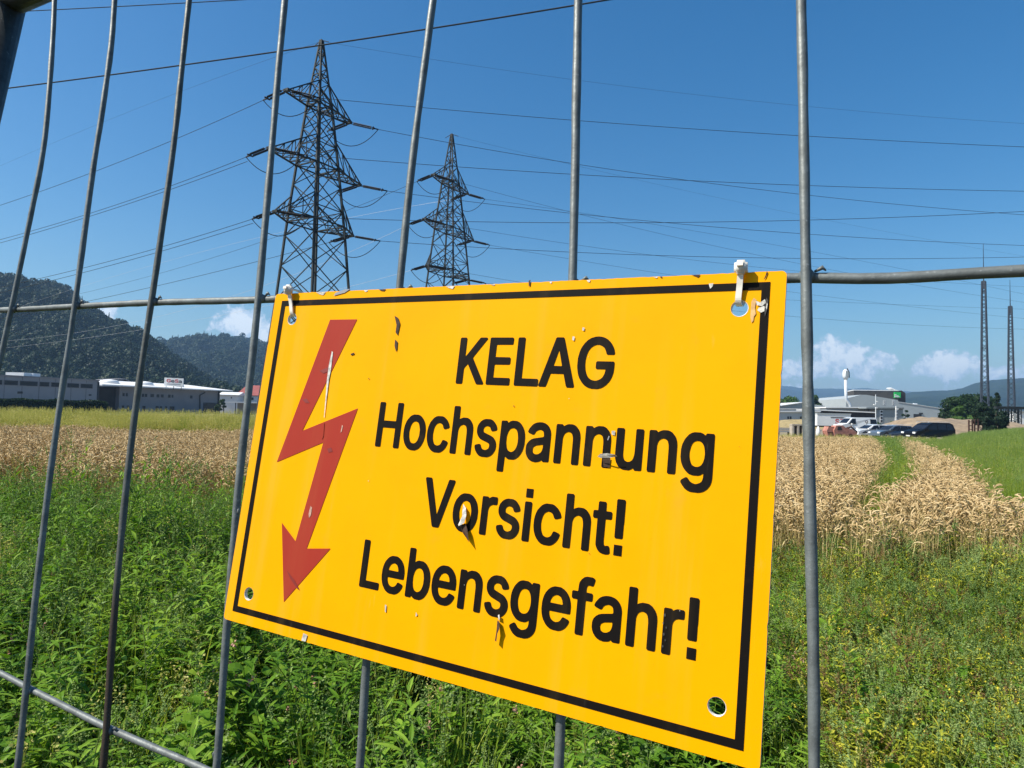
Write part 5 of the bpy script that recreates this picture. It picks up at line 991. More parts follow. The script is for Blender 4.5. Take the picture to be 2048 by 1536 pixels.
# sand heap and field bank
def heap(name, label, prof, Y, dep, m, n=60, zbase=None):
    ru = np.array([p[0] for p in prof], float); rv = np.array([p[1] for p in prof], float); us = np.linspace(ru[0], ru[-1], n); vs = np.interp(us, ru, rv)
    Xs = np.array([at(a, b_, Y) for a, b_ in zip(us, vs)]); tt = np.linspace(-1, 1, 26)
    Tm, K = np.meshgrid(tt, np.arange(n), indexing='ij'); g0 = float(gz(Y)) - .1
    Z = g0 + (Xs[K, 2] - g0) * np.clip(1 - np.abs(Tm) ** 1.6, 0, 1); X_ = Xs[K, 0] + Tm * 0; Y_ = Y + Tm * dep
    Z = Z + fbm(X_, Y_, 1.6, 4) * .12 * (1 - np.abs(Tm)) ; me = gridmesh(X_, Y_, Z)
    o = link(name, me, m, smooth=True); tag(o, label, 'heap'); return o
heap('sand_heap', 'large heap of pale sandy soil behind the dark van', [(1770, 870), (1785, 852), (1800, 842), (1815, 837), (1840, 834.5), (1870, 836), (1900, 838.5), (1960, 839.5), (2010, 842), (2040, 856), (2050, 866)], 92, 9, M['sand'])
heap('hay_bank', 'low yellowish grassy bank below the flat shed', [(1490, 850), (1560, 841), (1600, 839), (1640, 842), (1690, 848), (1720, 858)], 118, 6, mat('dry_grass_bank', (.36, .28, .13), .95, 0, .3, 2, .5, 3))

# ---------------------------------------------------------------- vehicles
def car(label, u, v, Y, rz, L, Wc, prof, belt, paint, kind='van', roofw=.86, wheels=(.18, .8), wr=.33, side_wins=(), windscreen=None, rear=None, lamp=True, plate=False, rails=False, base=None, roofm=None):
    """side profile in metres (x from nose to tail, z up); nose points to -x; the upper body narrows toward the roof"""
    g0 = float(gz(Y)); x0 = xat(u, Y)
    o = tag(empty('parked_' + ('van' if kind == 'van' else 'car'), (x0, Y, g0), rz), label, kind, 'vehicles parked at the field edge')
    H = max(z for _, z in prof); hw = Wc / 2
    def wy(z): return hw if z <= belt else hw * (1 - (1 - roofw) * ((z - belt) / (H - belt)))
    bm = bmesh.new(); rows_ = []
    for s_ in (-1, -.92, .92, 1):
        rows_.append([bm.verts.new(((x - L / 2) * (1 if abs(s_) < 1 else .985), wy(z) * s_, z if abs(s_) < 1 else z * .985 + .01)) for x, z in prof])
    n = len(prof)
    for r_ in range(3):
        for i in range(n): bm.faces.new((rows_[r_][i], rows_[r_][(i + 1) % n], rows_[r_ + 1][(i + 1) % n], rows_[r_ + 1][i]))
    bm.faces.new(rows_[0][::-1]); bm.faces.new(rows_[3]); bmesh.ops.recalc_face_normals(bm, faces=bm.faces)
    me = bpy.data.meshes.new('body'); bm.to_mesh(me); bm.free()
    body = link('body', me, paint, o)
    for s_ in (-1, 1):
        for pts in side_wins:
            b = MB(); b.prism([((x - L / 2), (wy(z) + .012) * s_, z) for x, z in pts], (0, -.03 * s_, 0)); b.build('side_window', M['glass'], o)
    for nm, sg in (('windscreen', windscreen), ('rear_window', rear)):
        if sg:
            (xa, za), (xb, zb) = sg; d = np.array([za - zb, xb - xa]); d = d / np.linalg.norm(d) * .012; d = d if (d[1] > 0) else -d
            b = MB(); P = [(xa - L / 2 + d[0], -wy(za) * .88, za + d[1]), (xa - L / 2 + d[0], wy(za) * .88, za + d[1]), (xb - L / 2 + d[0], wy(zb) * .88, zb + d[1]), (xb - L / 2 + d[0], -wy(zb) * .88, zb + d[1])]
            b.prism(P, (-d[0] * 2, 0, -d[1] * 2)); b.build(nm, M['glass'], o)
    for fx in wheels:
        for s_ in (-1, 1):
            b = MB(); b.lathe((fx * L - L / 2, hw * s_ * .86 - .1, wr), [(wr * .7, 0), (wr, .02), (wr, .2), (wr * .7, .22)], 20, axis=(0, 1, 0)); wv = b.build('wheel', M['tyre'], o, True)
            b = MB(); b.lathe((fx * L - L / 2, hw * s_ * .86 - .1 + (.225 if s_ > 0 else -.025), wr), [(wr * .62, 0), (wr * .5, .02), (.05, .02)], 14, axis=(0, 1, 0)); b.build('rim', M['rim'], wv)
            b = MB(); b.lathe((fx * L - L / 2, hw * s_ - (.04 if s_ > 0 else -.01), wr), [(wr * 1.15, 0), (wr * 1.15, .045)], 20, axis=(0, 1, 0)); b.build('wheel_arch', M['dark'], o)
    for s_ in (-1, 1):
        b = MB(); b.box((-L / 2 + .16, s_ * hw * .78, belt * .72), (.3, .34, .17)); b.build('headlight', M['light'], o)
        b = MB(); b.box((L / 2 - .05, s_ * hw * .86, belt * .9), (.12, .16, .4)); b.build('tail_light', M['red'], o)
        b = MB(); b.box((-L / 2 + L * .27, s_ * (hw + .12), belt + .07), (.14, .22, .15)); b.build('mirror', paint, o)
    if rails:
        for s_ in (-1, 1):
            b = MB(); b.tube([(-L * .15, s_ * hw * .78, H), (-L * .12, s_ * hw * .78, H + .07), (L * .38, s_ * hw * .78, H + .07), (L * .41, s_ * hw * .78, H)], .02, 6); b.build('roof_rail', M['alu'], o)
    if plate:
        b = MB(); b.box((-L / 2 + .01, 0, .45), (.04, .5, .12)); b.build('number_plate', M['white'], o)
    return o
white = mat('white_car_paint', (.75, .76, .77), .25, 0, coat=.6); blue = mat('blue_grey_car_paint', (.10, .135, .18), .3, .2, coat=.5); blackp = mat('dark_blue_car_paint', (.003, .0035, .006), .4, .0, spec=.25)
van_prof = [(0, .35), (0, .75), (.12, 1.0), (.75, 1.16), (1.45, 1.86), (1.8, 1.95), (4.7, 1.97), (4.93, 1.85), (5.0, 1.0), (5.0, .35)]
vn = car('white panel van parked behind the other cars', 1710, 0, 88, R(7), 5.0, 1.95, van_prof, 1.05, white, side_wins=[[(.95, 1.12), (1.55, 1.78), (2.0, 1.8), (2.0, 1.12)], [(4.0, 1.15), (4.0, 1.75), (4.8, 1.75), (4.9, 1.15)]], windscreen=((.8, 1.2), (1.42, 1.82)), wr=.34)
textob = [[tuple((x * 1.1 + .7, z * 1.1 + 1.05) for x, z in zip(l[::2], l[1::2]))] for l in GLYPHS['9']]
nm_ = curve_mesh([t_[0] for t_ in textob]); no = link('number_nine', nm_, M['shade2'], vn); no.rotation_euler = (R(90), 0, 0); no.location = (0, -.975, 0)
mpv = [(0, .32), (.02, .72), (.25, .95), (1.1, 1.12), (1.95, 1.72), (2.4, 1.84), (4.3, 1.84), (4.7, 1.7), (4.9, 1.1), (4.92, .35)]
car('black people carrier with silver roof rails, nearest of the parked vehicles', 1856, 0, 71, R(12), 4.92, 1.95, mpv, 1.08, blackp, side_wins=[[(1.4, 1.1), (2.1, 1.66), (2.7, 1.7), (2.7, 1.1)], [(2.8, 1.1), (2.8, 1.7), (3.8, 1.7), (3.8, 1.1)], [(3.9, 1.1), (3.9, 1.68), (4.4, 1.66), (4.65, 1.12)]], windscreen=((1.15, 1.16), (1.92, 1.68)), rear=((4.4, 1.8), (4.85, 1.2)), rails=True, plate=True)
wag = [(0, .3), (.02, .62), (.25, .76), (1.15, .92), (1.95, 1.38), (2.5, 1.47), (4.0, 1.42), (4.55, 1.05), (4.68, .9), (4.68, .35)]
sw = [[(1.5, .93), (2.05, 1.34), (2.6, 1.39), (2.6, .93)], [(2.68, .93), (2.68, 1.39), (3.5, 1.37), (3.55, .93)], [(3.62, .93), (3.58, 1.36), (3.95, 1.33), (4.35, 1.0)]]
car('blue-grey estate car parked between the white car and the black people carrier', 1785, 0, 75, R(10), 4.68, 1.82, wag, .9, blue, 'car', .8, side_wins=sw, windscreen=((1.2, .97), (1.9, 1.36)), rear=((4.05, 1.4), (4.5, 1.08)), rails=True)
car('white saloon car beside the panel van', 1743, 0, 78, R(8), 4.6, 1.82, wag, .9, white, 'car', .8, side_wins=sw, windscreen=((1.2, .97), (1.9, 1.36)), rear=((4.05, 1.4), (4.5, 1.08)))
# white box trailer with red letters
YT = 97.0; tr = tag(empty('box_trailer', (xat(1660, YT), YT, float(gz(YT)))), 'white box trailer with red letters STR behind the white van', 'trailer')
hw_ = 33 * YT / F; zt_ = at(1640, 828, YT)[2] - float(gz(YT)); zb_ = at(1640, 851, YT)[2] - float(gz(YT))
b = MB(); b.box((0, 0, (zt_ + zb_) / 2), (2 * hw_, 2.4, zt_ - zb_)); b.build('box', M['white'], tr)
b = MB(); b.box((0, -.02, zt_ + .06), (2 * hw_ + .1, 2.5, .12)); b.build('roof', M['hall'], tr)
b = MB(); b.box((.25 * hw_, -1.215, zt_ - .45), (.9 * hw_, .03, .1)); b.build('stripe', M['dark'], tr)
b = MB(); b.box((0, 0, zb_ - .1), (1.8 * hw_, 1.6, .2)); b.build('chassis', M['dark'], tr)
for s_ in (-1, 1):
    for x in (.2, .42):
        b = MB(); b.lathe((x * hw_, s_ * 1.0 - .1, .38), [(.25, 0), (.38, .02), (.38, .22), (.25, .24)], 16, axis=(0, 1, 0)); b.build('wheel', M['tyre'], tr, True)
for i, ch_ in enumerate('STR'):
    ls_ = [[(x * 1.35, z * 1.35) for x, z in zip(l[::2], l[1::2])] for l in GLYPHS[ch_]]
    lo_ = link('letter', curve_mesh(ls_), M['red'], tr); lo_.rotation_euler = (R(90), 0, 0); lo_.location = (.25 * hw_ + i * .72 - .45, -1.225, zt_ - 1.35)

# faded red machine parts and concrete frame at the yard edge
YM = 70.0; mz = float(gz(YM))
def redlump(u, label, kind):
    o = tag(empty('machine_attachment', (xat(u, YM), YM, mz), R(8)), label, 'machine part', 'faded red machine parts at the yard edge')
    if kind == 0:
        b = MB(); b.prism([(-.55, -.4, .15), (.5, -.4, .1), (.62, -.4, .75), (.4, -.4, 1.2), (-.5, -.4, 1.25), (-.72, -.4, .8)], (0, .8, 0)); b.build('body', M['orange'], o)
        b = MB(); b.box((0, -.42, .62), (1.3, .05, .1)); b.build('rim_band', M['rust'], o)
        b = MB(); b.lathe((.2, -.5, .35), [(.3, 0), (.34, .05), (.34, .9), (.3, 1)], 16, axis=(0, 1, 0)); b.build('drum', M['rust'], o, True)
    else:
        b = MB(); b.prism([(-1.2, -.4, .2), (.9, -.4, .15), (1.35, -.4, .6), (.8, -.4, 1.0), (.1, -.4, 1.1), (-.3, -.4, 1.4), (-1.0, -.4, 1.35), (-1.25, -.4, .9)], (0, .8, 0)); b.build('body', M['orange'], o)
        b = MB(); b.tube([(.3, 0, 1.0), (.9, 0, 1.25), (1.6, 0, .7)], [.12, .1, .07], 8); b.build('arm', M['rust'], o)
        b = MB(); b.prism([(-.9, -.42, .9), (-.35, -.42, .9), (-.5, -.42, 1.25), (-.85, -.42, 1.25)], (0, .02, 0)); b.build('panel', M['dark'], o)
        for x in (-.7, .5):
            b = MB(); b.lathe((x, -.5, .28), [(.22, 0), (.28, .03), (.28, 1.0), (.22, 1.03)], 14, axis=(0, 1, 0)); b.build('roller', M['rust'], o, True)
redlump(1662, 'boxy faded red machine part, left of two at the yard edge', 0)
redlump(1686, 'long faded red machine part with an arm, in front of the white van', 1)
cf = tag(empty('concrete_frame', (xat(1594, YM), YM, mz)), 'beige concrete block with two dark openings left of the round fence wire', 'concrete block')
b = MB()
for x in (-.52, 0, .52): b.box((x, 0, .7), (.2, .7, 1.2))
b.box((0, 0, 1.35), (1.24, .7, .14)); b.build('frame', M['concrete'], cf); b = MB(); b.box((0, .3, .7), (1.0, .08, 1.1)); b.build('back_panel', M['dark'], cf)
pl = tag(empty('plank_stack', (xat(1567, 74), 74, float(gz(74)))), 'grey stack of planks lying left of the beige concrete block', 'plank stack')
for k in range(4):
    b = MB(); b.box((.1 * (k % 2), 0, .55 + k * .13), (2.0, .5, .09)); b.build('plank', M['concrete'] if k % 2 else M['hall2'], pl)
b = MB(); b.box((-.6, 0, .25), (.15, .5, .5)); b.box((.6, 0, .25), (.15, .5, .5)); b.build('bearer', M['rust'], pl)
bo_ = tag(empty('bollard', (xat(1636.5, YM), YM, mz)), 'small white rounded bollard beside the red machine parts', 'bollard')
b = MB(); b.lathe((0, 0, 0), [(.22, 0), (.22, .7), (.17, .95), (.1, 1.15), (.03, 1.25)], 12); b.build('post', M['white'], bo_, True)
b = MB(); b.lathe((0, 0, .2), [(.23, 0), (.23, .08)], 12); b.build('band', M['rust'], bo_)
# white lamp post
YL_ = 120.0; lp = tag(empty('lamp_post', (xat(1751.5, YL_), YL_, float(gz(YL_)))), 'thin pale lamp post with white fittings in front of the grey block', 'lamp post')
zt_ = at(1751, 789, YL_)[2] - float(gz(YL_)); b = MB(); b.tube([(0, 0, 0), (0, 0, zt_)], [.1, .06], 8); b.build('post', M['alu'], lp)
zl = at(1751, 803, YL_)[2] - float(gz(YL_))
for dz, dx_ in ((0, .2), (-.55, -.22), (-1.1, .12)):
    b = MB(); b.box((dx_, 0, zl + dz), (.3, .3, .16)); b.build('lamp', M['white'], lp)
lp2 = tag(empty('lamp_post', (xat(1792, 115), 115, float(gz(115)))), 'thin white pole in front of the right window column of the grey block', 'lamp post')
zt_ = at(1792, 812, 115)[2] - float(gz(115)); b = MB(); b.tube([(0, 0, 0), (0, 0, zt_)], .08, 8); b.build('post', M['white'], lp2)
b = MB(); b.box((.15, 0, zt_ - .5), (.4, .3, .2)); b.build('lamp', M['white'], lp2)

# ---------------------------------------------------------------- lightning masts, gantry and rusty frames
M['mast'] = mat('mast_steel', (.015, .028, .05), .7)
def mast(u, vt, vl, wb, wt, Y, label):
    g0 = float(gz(Y)); o = tag(empty('lattice_mast', (xat(u, Y), Y, g0), R(45)), label, 'mast', 'lightning masts at the right')
    zt_ = at(u, vt, Y)[2] - g0; zl = at(u, vl, Y)[2] - g0; hb, ht = wb * Y / F / 2, wt * Y / F / 2; n = 26
    hd = lambda z: hb + (ht - hb) * z / zl
    cr = lambda k, z: np.array([math.cos(R(45 + 90 * k)) * hd(z) * 1.0, math.sin(R(45 + 90 * k)) * hd(z) * 1.0, z])
    b = MB()
    for k in range(4): b.bar(cr(k, 0), cr(k, zl), .19)
    b.build('leg_frame', M['mast'], o); b = MB()
    zz = [0]
    while zz[-1] < zl - .3: zz.append(min(zl, zz[-1] + hd(zz[-1]) * 1.5))
    for i in range(len(zz) - 1):
        for k in range(4):
            a, c = (k, k + 1) if i % 2 else (k + 1, k)
            b.bar(cr(a, zz[i]), cr(c, zz[i + 1]), .08)
            if i % 7 == 0: b.bar(cr(k, zz[i]), cr(k + 1, zz[i]), .07)
    b.build('bracing', M['mast'], o)
    b = MB(); b.tube([(0, 0, zl - 1), (0, 0, zt_)], [.09, .03], 8); b.build('rod', M['mast'], o)
    b = MB(); b.box((0, 0, zl - .6), (ht * 1.6, ht * 1.6, 1.4)); b.build('top_section', M['mast'], o)
mast(1970, 487, 563, 19, 8, 118, 'taller lattice lightning mast rising behind the dark trees')
mast(2023, 560, 613, 17, 7, 122, 'lattice lightning mast nearest the right edge of the photo')
YG = 96.0; gg = float(gz(YG)); gan = tag(empty('gantry', (xat(2030, YG), YG, gg)), 'dark green steel substation gantry with lattice columns at the right edge', 'gantry')
x0 = xat(1990, YG) - xat(2030, YG); x1 = 8.0; zb = at(2020, 815.5, YG)[2] - gg
b = MB(); b.box(((x0 + x1) / 2, 0, zb), (x1 - x0, .5, .35)); b.build('beam', M['steel_dark'], gan)
def latcol(parent, x, y, h, w_, m, name='column'):
    b = MB()
    for a in (-1, 1):
        for c in (-1, 1): b.bar((x + a * w_ / 2, y + c * w_ / 2, 0), (x + a * w_ / 2, y + c * w_ / 2, h), .09)
    n = max(3, int(h / (w_ * 1.1)))
    for i in range(n):
        z0_, z1_ = h * i / n, h * (i + 1) / n; s_ = 1 if i % 2 else -1
        for c in (-1, 1):
            b.bar((x - s_ * w_ / 2, y + c * w_ / 2, z0_), (x + s_ * w_ / 2, y + c * w_ / 2, z1_), .05); b.bar((x - w_ / 2, y + c * w_ / 2, z1_), (x + w_ / 2, y + c * w_ / 2, z1_), .05)
    b.build(name, m, parent)
for u in (2002, 2017, 2029, 2037, 2062): latcol(gan, xat(u, YG) - xat(2030, YG), 0, zb - .2, .45, M['steel_dark'])
for u in (2008, 2024, 2044):
    b = MB(); x_ = xat(u, YG) - xat(2030, YG)
    b.lathe((x_, -.6, zb - 1.9), sum([[(.05, i * .14), (.13, i * .14 + .05)] for i in range(9)], []), 8); b.build('insulator', M['hall2'], gan)
YF = 66.0; gf = float(gz(YF))
for k, (u, vt, lb) in enumerate(((1941, 840, 'rusty lattice stand, left of the pair in front of the sand heap'), (1952.5, 838, 'rusty lattice stand, right of the pair in front of the sand heap'))):
    o = tag(empty('lattice_stand', (xat(u, YF), YF, gf)), lb, 'steel stand', 'rusty stands in front of the sand heap'); h = at(u, vt, YF)[2] - gf
    for s_ in (-1, 1):
        b = MB(); b.bar((s_ * .17, 0, 0), (s_ * .17, 0, h), .1); b.build('upright', M['rust'], o)
    b = MB(); n = 6
    for i in range(n): b.bar((-.17, 0, h * (i + .5) / n), (.17, 0, h * (i + .5) / n), .06)
    b.build('rungs', M['rust'], o)
sl2 = tag(empty('white_slab', (xat(1968, 64), 64, float(gz(64)))), 'white flat slab lying right of the rusty stands', 'slab')
b = MB(); b.box((0, 0, .75), (1.1, .8, .08)); b.build('top', M['white'], sl2); b = MB(); b.box((0, 0, .36), (.9, .6, .7)); b.build('foot', M['concrete'], sl2)
wb_ = tag(empty('white_building'), 'small white building seen through the gantry at the right edge', 'building'); fw_ = Fac(2038, 150, 2140, 150)
x_, z_ = fw_.sz(2038, 825); fw_.block('wall', M['white'], wb_, 0, fw_.L, -1, z_, 8); b = MB(); b.prism([fw_.W(-.3, z_, .3), fw_.W(fw_.L, z_, .3), fw_.W(fw_.L, z_ + .4, .3), fw_.W(-.3, z_ + .4, .3)], -fw_.n * 8.5); b.build('roof', M['hall2'], wb_)

# trees on the right
tree_px('broadleaf_tree', 'wide dark round-crowned tree behind the sand heap', 1938, 786, 104, 125, TL['oak'], n=9000, leaf=.28, trunk_h=.02, clumps=44)
tree_px('bush', 'lighter green bush in front of the wide dark tree', 1928, 812, 54, 108, TL['light'], n=2600, leaf=.2, trunk_h=.0, clumps=18)
tree_px('pine_tree', 'dark pine with an uneven crown in front of the taller mast', 1965, 800, 46, 84, TL['pine'], n=4200, leaf=.16, trunk_h=.2, clumps=26)
tree_px('conifer', 'dark pointed conifer between the two masts', 1994, 786, 34, 104, TL['pine'], n=3600, leaf=.2, trunk_h=.04, clumps=30, shape='cone')
tree_px('pine_tree', 'low dark pine beside the gantry\'s left end', 1992, 812, 50, 80, TL['pine'], n=3600, leaf=.15, trunk_h=.12, clumps=24)
tree_px('broadleaf_tree', 'round green tree behind the gabled shed', 1572, 790, 62, 215, TL['light'], n=3200, leaf=.4, trunk_h=.05, clumps=24)
tree_px('conifer', 'broad conical green tree right of the round fence wire', 1630, 792, 62, 200, TL['oak'], n=3200, leaf=.35, trunk_h=.02, clumps=26, shape='cone')
tree_px('conifer', 'small dark tree at the foot of the steel chimney', 1682, 801, 16, 215, TL['pine'], n=900, leaf=.3, trunk_h=.0, clumps=12)
tree_px('shrub', 'green climbing shrub at the right corner of the grey block', 1811, 816, 15, 160, TL['oak'], n=900, leaf=.22, trunk_h=.0, clumps=10)
for u, w_, vt in ((1790, 22, 846), (1755, 14, 848)):
    tree_px('shrub', 'low green shrub at the foot of the grey block, %s one' % ('right' if u > 1770 else 'left'), u, vt - 6, w_, 140, TL['light'], n=500, leaf=.18, trunk_h=.0, clumps=8)
for u, w_ in ((30, 60),):
    tree_px('broadleaf_tree', 'leafy tree whose top just shows over the light grey building', u, 743, w_, 175, TL['oak'], n=2500, leaf=.4, trunk_h=.1, clumps=22)
# ---------------------------------------------------------------- crop and weeds
def zpt(u, v, z):
    d = ray(u, v); k = (z - CAMZ) / d[2]; P = CAM + d * k; return (P[0], P[1])
W_ = dict(
 ear=leafmat('wheat_ears', (.42, .285, .13), (.57, .415, .21), (.71, .56, .33), .2, .6),
 straw=leafmat('wheat_straw', (.42, .31, .13), (.56, .44, .20), (.68, .56, .29), .25, .55),
 weed=leafmat('weed_leaves', (.05, .13, .010), (.12, .24, .018), (.26, .39, .045), .33, .45),
 weed2=leafmat('yellowing_leaves', (.13, .19, .014), (.31, .35, .03), (.58, .55, .08), .36, .5),
 stem=leafmat('green_stems', (.07, .13, .025), (.13, .19, .05), (.22, .25, .09), .2, .5),
 seed=leafmat('seed_heads', (.10, .17, .04), (.17, .25, .07), (.27, .34, .12), .2, .7),
 pink=leafmat('pink_flowers', (.42, .16, .14), (.5, .25, .2), (.58, .36, .3), .2, .6),
 yel=leafmat('yellow_flowers', (.45, .38, .03), (.6, .5, .04), (.7, .62, .08), .2, .6),
 grass=leafmat('tall_grass', (.12, .21, .018), (.23, .33, .033), (.42, .46, .09), .35, .5),
 dry=leafmat('dry_grass', (.30, .31, .07), (.48, .44, .13), (.62, .55, .24), .3, .6),
 brown=leafmat('withered_leaves', (.12, .07, .025), (.2, .13, .05), (.3, .2, .09), .3, .7))
class PB(MB):
    def leaf(s, base, d, L, Wd_, m, droop=.6, fold=.25, seg=4, shape=1, g=None):
        """a leaf blade: midrib bends down, the two halves fold up"""
        base = np.array(base, float); d = np.array(d, float); d /= np.linalg.norm(d)
        sd = np.cross(d, [0, 0, 1.0]); q = np.linalg.norm(sd); sd = sd / q if q > 1e-3 else np.array([1.0, 0, 0])
        p = base.copy(); vs = []; h = d.copy()
        for i in range(seg + 1):
            t_ = i / seg
            if shape == 1: wv = math.sin(math.pi * min(1, t_ * .93 + .05)) ** .8 * (1 - .35 * t_)        # lance
            elif shape == 2: wv = [.25, 1, .95, .62, .03, 0][min(5, int(t_ * 4 + .01))]                       # broad, triangular
            else: wv = (1 - t_) ** .55                                                                      # blade
            wv *= Wd_ / 2; upv = np.cross(sd, h)
            vs += [p + sd * wv + upv * wv * fold, p, p - sd * wv + upv * wv * fold]
            h = h + np.array([0, 0, -droop / seg]); h /= np.linalg.norm(h); p = p + h * L / seg
        fs = []
        for i in range(seg): a = 3 * i; fs += [(a, a + 1, a + 4, a + 3), (a + 1, a + 2, a + 5, a + 4)]
        s.add(vs, fs, m)
def gsc(a): a = np.array(a, float); return a / np.linalg.norm(a)
def wheat_clump(seed, n=9, hgt=.82, rad_=.11, lod=0, bent=1.0):
    g = np.random.default_rng(seed); b = PB()
    for _ in range(n):
        x, y = g.normal(0, rad_ * .5, 2); H = hgt * g.uniform(.78, 1.08); a = g.uniform(0, 6.283); ln = g.uniform(0, .09)
        b.val = g.random(); dr = np.array([math.cos(a), math.sin(a), 0]); nod = g.uniform(.3, 1.0) * bent
        top = np.array([x, y, 0]) + dr * ln * H + np.array([0, 0, H * .9])
        P = [np.array([x, y, 0]), np.array([x, y, 0]) + dr * ln * H * .35 + np.array([0, 0, H * .5]), top, top + dr * .045 * nod + np.array([0, 0, H * .085])]
        b.tube(P, [.0017, .0016, .0012, .0011], 3, 1, cap=False)
        p = P[-1]; h = gsc(P[-1] - P[-2]); L = g.uniform(.055, .088); k = 7 if lod == 0 else 4; q = [p]
        for i in range(k): h = gsc(h + (dr * .20 * nod + np.array([0, 0, -.30 * nod])) * (6 / k)); p = p + h * L / k; q.append(p)
        rr = [(.0035 + .0035 * math.sin(math.pi * min(1, (i + .6) / (k + .4)))) * (1.15 if i % 2 else .8) for i in range(k + 1)]; rr[-1] = .001
        b.tube(q, np.array(rr) * .98, 5 if lod == 0 else 4, 0, cap=False)
        if lod == 0:
            for i in range(1, k, 1):
                t1 = gsc(np.cross(q[i] - q[i - 1], g.normal(0, 1, 3))); s_ = .006
                b.add([q[i], q[i] + t1 * s_ + (q[i] - q[i - 1]) * .7, q[i] + (q[i] - q[i - 1]) * 1.3], [(0, 1, 2)], 0)
        if g.random() < .75:
            z = g.uniform(.25, .75); a2 = g.uniform(0, 6.28)
            b.leaf(P[0] * (1 - z) + P[2] * z, (math.cos(a2), math.sin(a2), .5), g.uniform(.10, .2), .008, 1, droop=2.6, fold=.1, seg=4, shape=3)
    return b.mesh('wheat')
def herb(seed, H=.7, lance=True, nl=46, L=.075, wd=.016, branches=5, head=None, mi=0, droop=.9):
    """upright weed: stem, spiral leaves, side shoots; optional seed or flower spikes"""
    g = np.random.default_rng(seed); b = PB()
    def shoot(base, d, h, n, Lf, top=True, r0=.003):
        d = gsc(d); P = [np.array(base)]; h_ = d.copy()
        for i in range(6): h_ = gsc(h_ + g.normal(0, .06, 3) + np.array([0, 0, .08])); P.append(P[-1] + h_ * h / 6)
        b.val = g.random(); b.tube(P, np.linspace(r0, r0 * .35, 7), 4, 1, cap=False)
        P = np.array(P); s_ = np.linspace(0, 1, 7)
        for i in range(n):
            t_ = (i + .5) / n; t_ = .12 + .88 * t_; p = np.array([np.interp(t_, s_, P[:, k]) for k in range(3)])
            a = i * 2.4 + g.normal(0, .3); el = g.uniform(.15, .8) + .5 * t_; q = Lf * (1.15 - .6 * t_) * g.uniform(.7, 1.25); b.val = g.random()
            b.leaf(p, (math.cos(a), math.sin(a), el), q, q * wd / L * g.uniform(.8, 1.2), mi, droop=droop * g.uniform(.5, 1.5), fold=g.uniform(.1, .5), shape=1 if lance else 2)
        if head and top:
            tp = P[-1]; 
            for k in range(head[1]):
                hd = gsc(h_ + g.normal(0, .28, 3)); Lh = head[2] * g.uniform(.6, 1.2); st = tp + g.normal(0, .004, 3)
                for i in range(int(Lh / .0042)):
                    c = st + hd * i * .0042 + g.normal(0, head[3] * .5, 3); s2 = head[3] * g.uniform(.6, 1.2) * (1 - .4 * i * .0042 / Lh); b.val = g.random()
                    q1 = gsc(g.normal(0, 1, 3)); q2 = gsc(np.cross(q1, g.normal(0, 1, 3))); b.add([c + q1 * s2, c + q2 * s2, c - q1 * s2, c - q2 * s2], [(0, 1, 2, 3)], 2)
        return P
    P = shoot((0, 0, 0), (g.normal(0, .12), g.normal(0, .12), 1), H, nl // 2, L)
    for k in range(branches):
        t_ = g.uniform(.2, .75); p = np.array([np.interp(t_, np.linspace(0, 1, 7), P[:, j]) for j in range(3)]); a = g.uniform(0, 6.28)
        shoot(p, (math.cos(a), math.sin(a), g.uniform(.9, 1.6)), H * (1 - t_) * g.uniform(.6, 1.0), nl // 2 // max(1, branches) + 5, L * .75, g.random() < .8, .002)
    return b.mesh('herb')
def grass_tuft(seed, H=.5, n=26, wd=.006, head=0.0, rad_=.03, droop=1.0, mh=1):
    g = np.random.default_rng(seed); b = PB()
    for _ in range(n):
        a = g.uniform(0, 6.28); r = abs(g.normal(0, rad_)); b.val = g.random(); L = H * g.uniform(.55, 1.1)
        b.leaf((math.cos(a) * r, math.sin(a) * r, 0), (math.cos(a) * .35 * g.random(), math.sin(a) * .35 * g.random(), 1), L, wd * g.uniform(.6, 1.3), 0, droop=g.uniform(.1, .9) * droop, fold=.25, seg=5, shape=3)
        if g.random() < head:
            q = g.uniform(0, 6.28); c0 = np.array([math.cos(q) * r, math.sin(q) * r, 0]); t_ = c0 + np.array([math.cos(a) * .06, math.sin(a) * .06, H * g.uniform(.9, 1.2)])
            b.tube([c0, (c0 + t_) / 2 + [0.01, 0, 0], t_], [.0014, .0012, .0008], 3, 0, cap=False)
            for i in range(16): c = t_ + g.normal(0, .006, 3) + np.array([0, 0, i * .006 - .05]); s2 = .005; q1 = gsc(g.normal(0, 1, 3)) * s2; q2 = gsc(g.normal(0, 1, 3)) * s2; b.add([c + q1, c + q2, c - q1, c - q2], [(0, 1, 2, 3)], mh)
    return b.mesh('tuft')

# ---- regions on the ground, from the photograph's outlines at crop height
LANE = [(1746, 864), (1800, 864), (1822, 890), (1856, 918), (1850, 945), (1800, 968), (1790, 995), (1784, 1012), (1655, 1012), (1680, 985), (1712, 948), (1748, 922), (1756, 895)]
GRN = [(1800, 864), (1862, 895), (1912, 922), (1950, 955), (1958, 990), (2035, 1010), (2120, 1025), (2600, 1070), (3400, 1080), (3400, 905), (2048, 862)]
GAP = [(1794, 1040), (1828, 1035), (1842, 1075), (1800, 1080)]
RUT = [(1704, 868), (1709, 868), (1741, 928), (1734, 940)]
DRK = [(-60, 920), (95, 922), (112, 942), (60, 962), (-60, 966)]
TOP = .80                       # ears stand at this height, green plants lower
mp = lambda L, z: [zpt(u, v, z) for u, v in L]
cut = [mp(L, TOP) for L in (LANE, GRN, GAP, RUT, DRK)]
poly_g1, poly_g1b, poly_g2, poly_g2b = mp(LANE, .45), cut[0], mp(GRN, .5), cut[1]
poly_gap = cut[2]
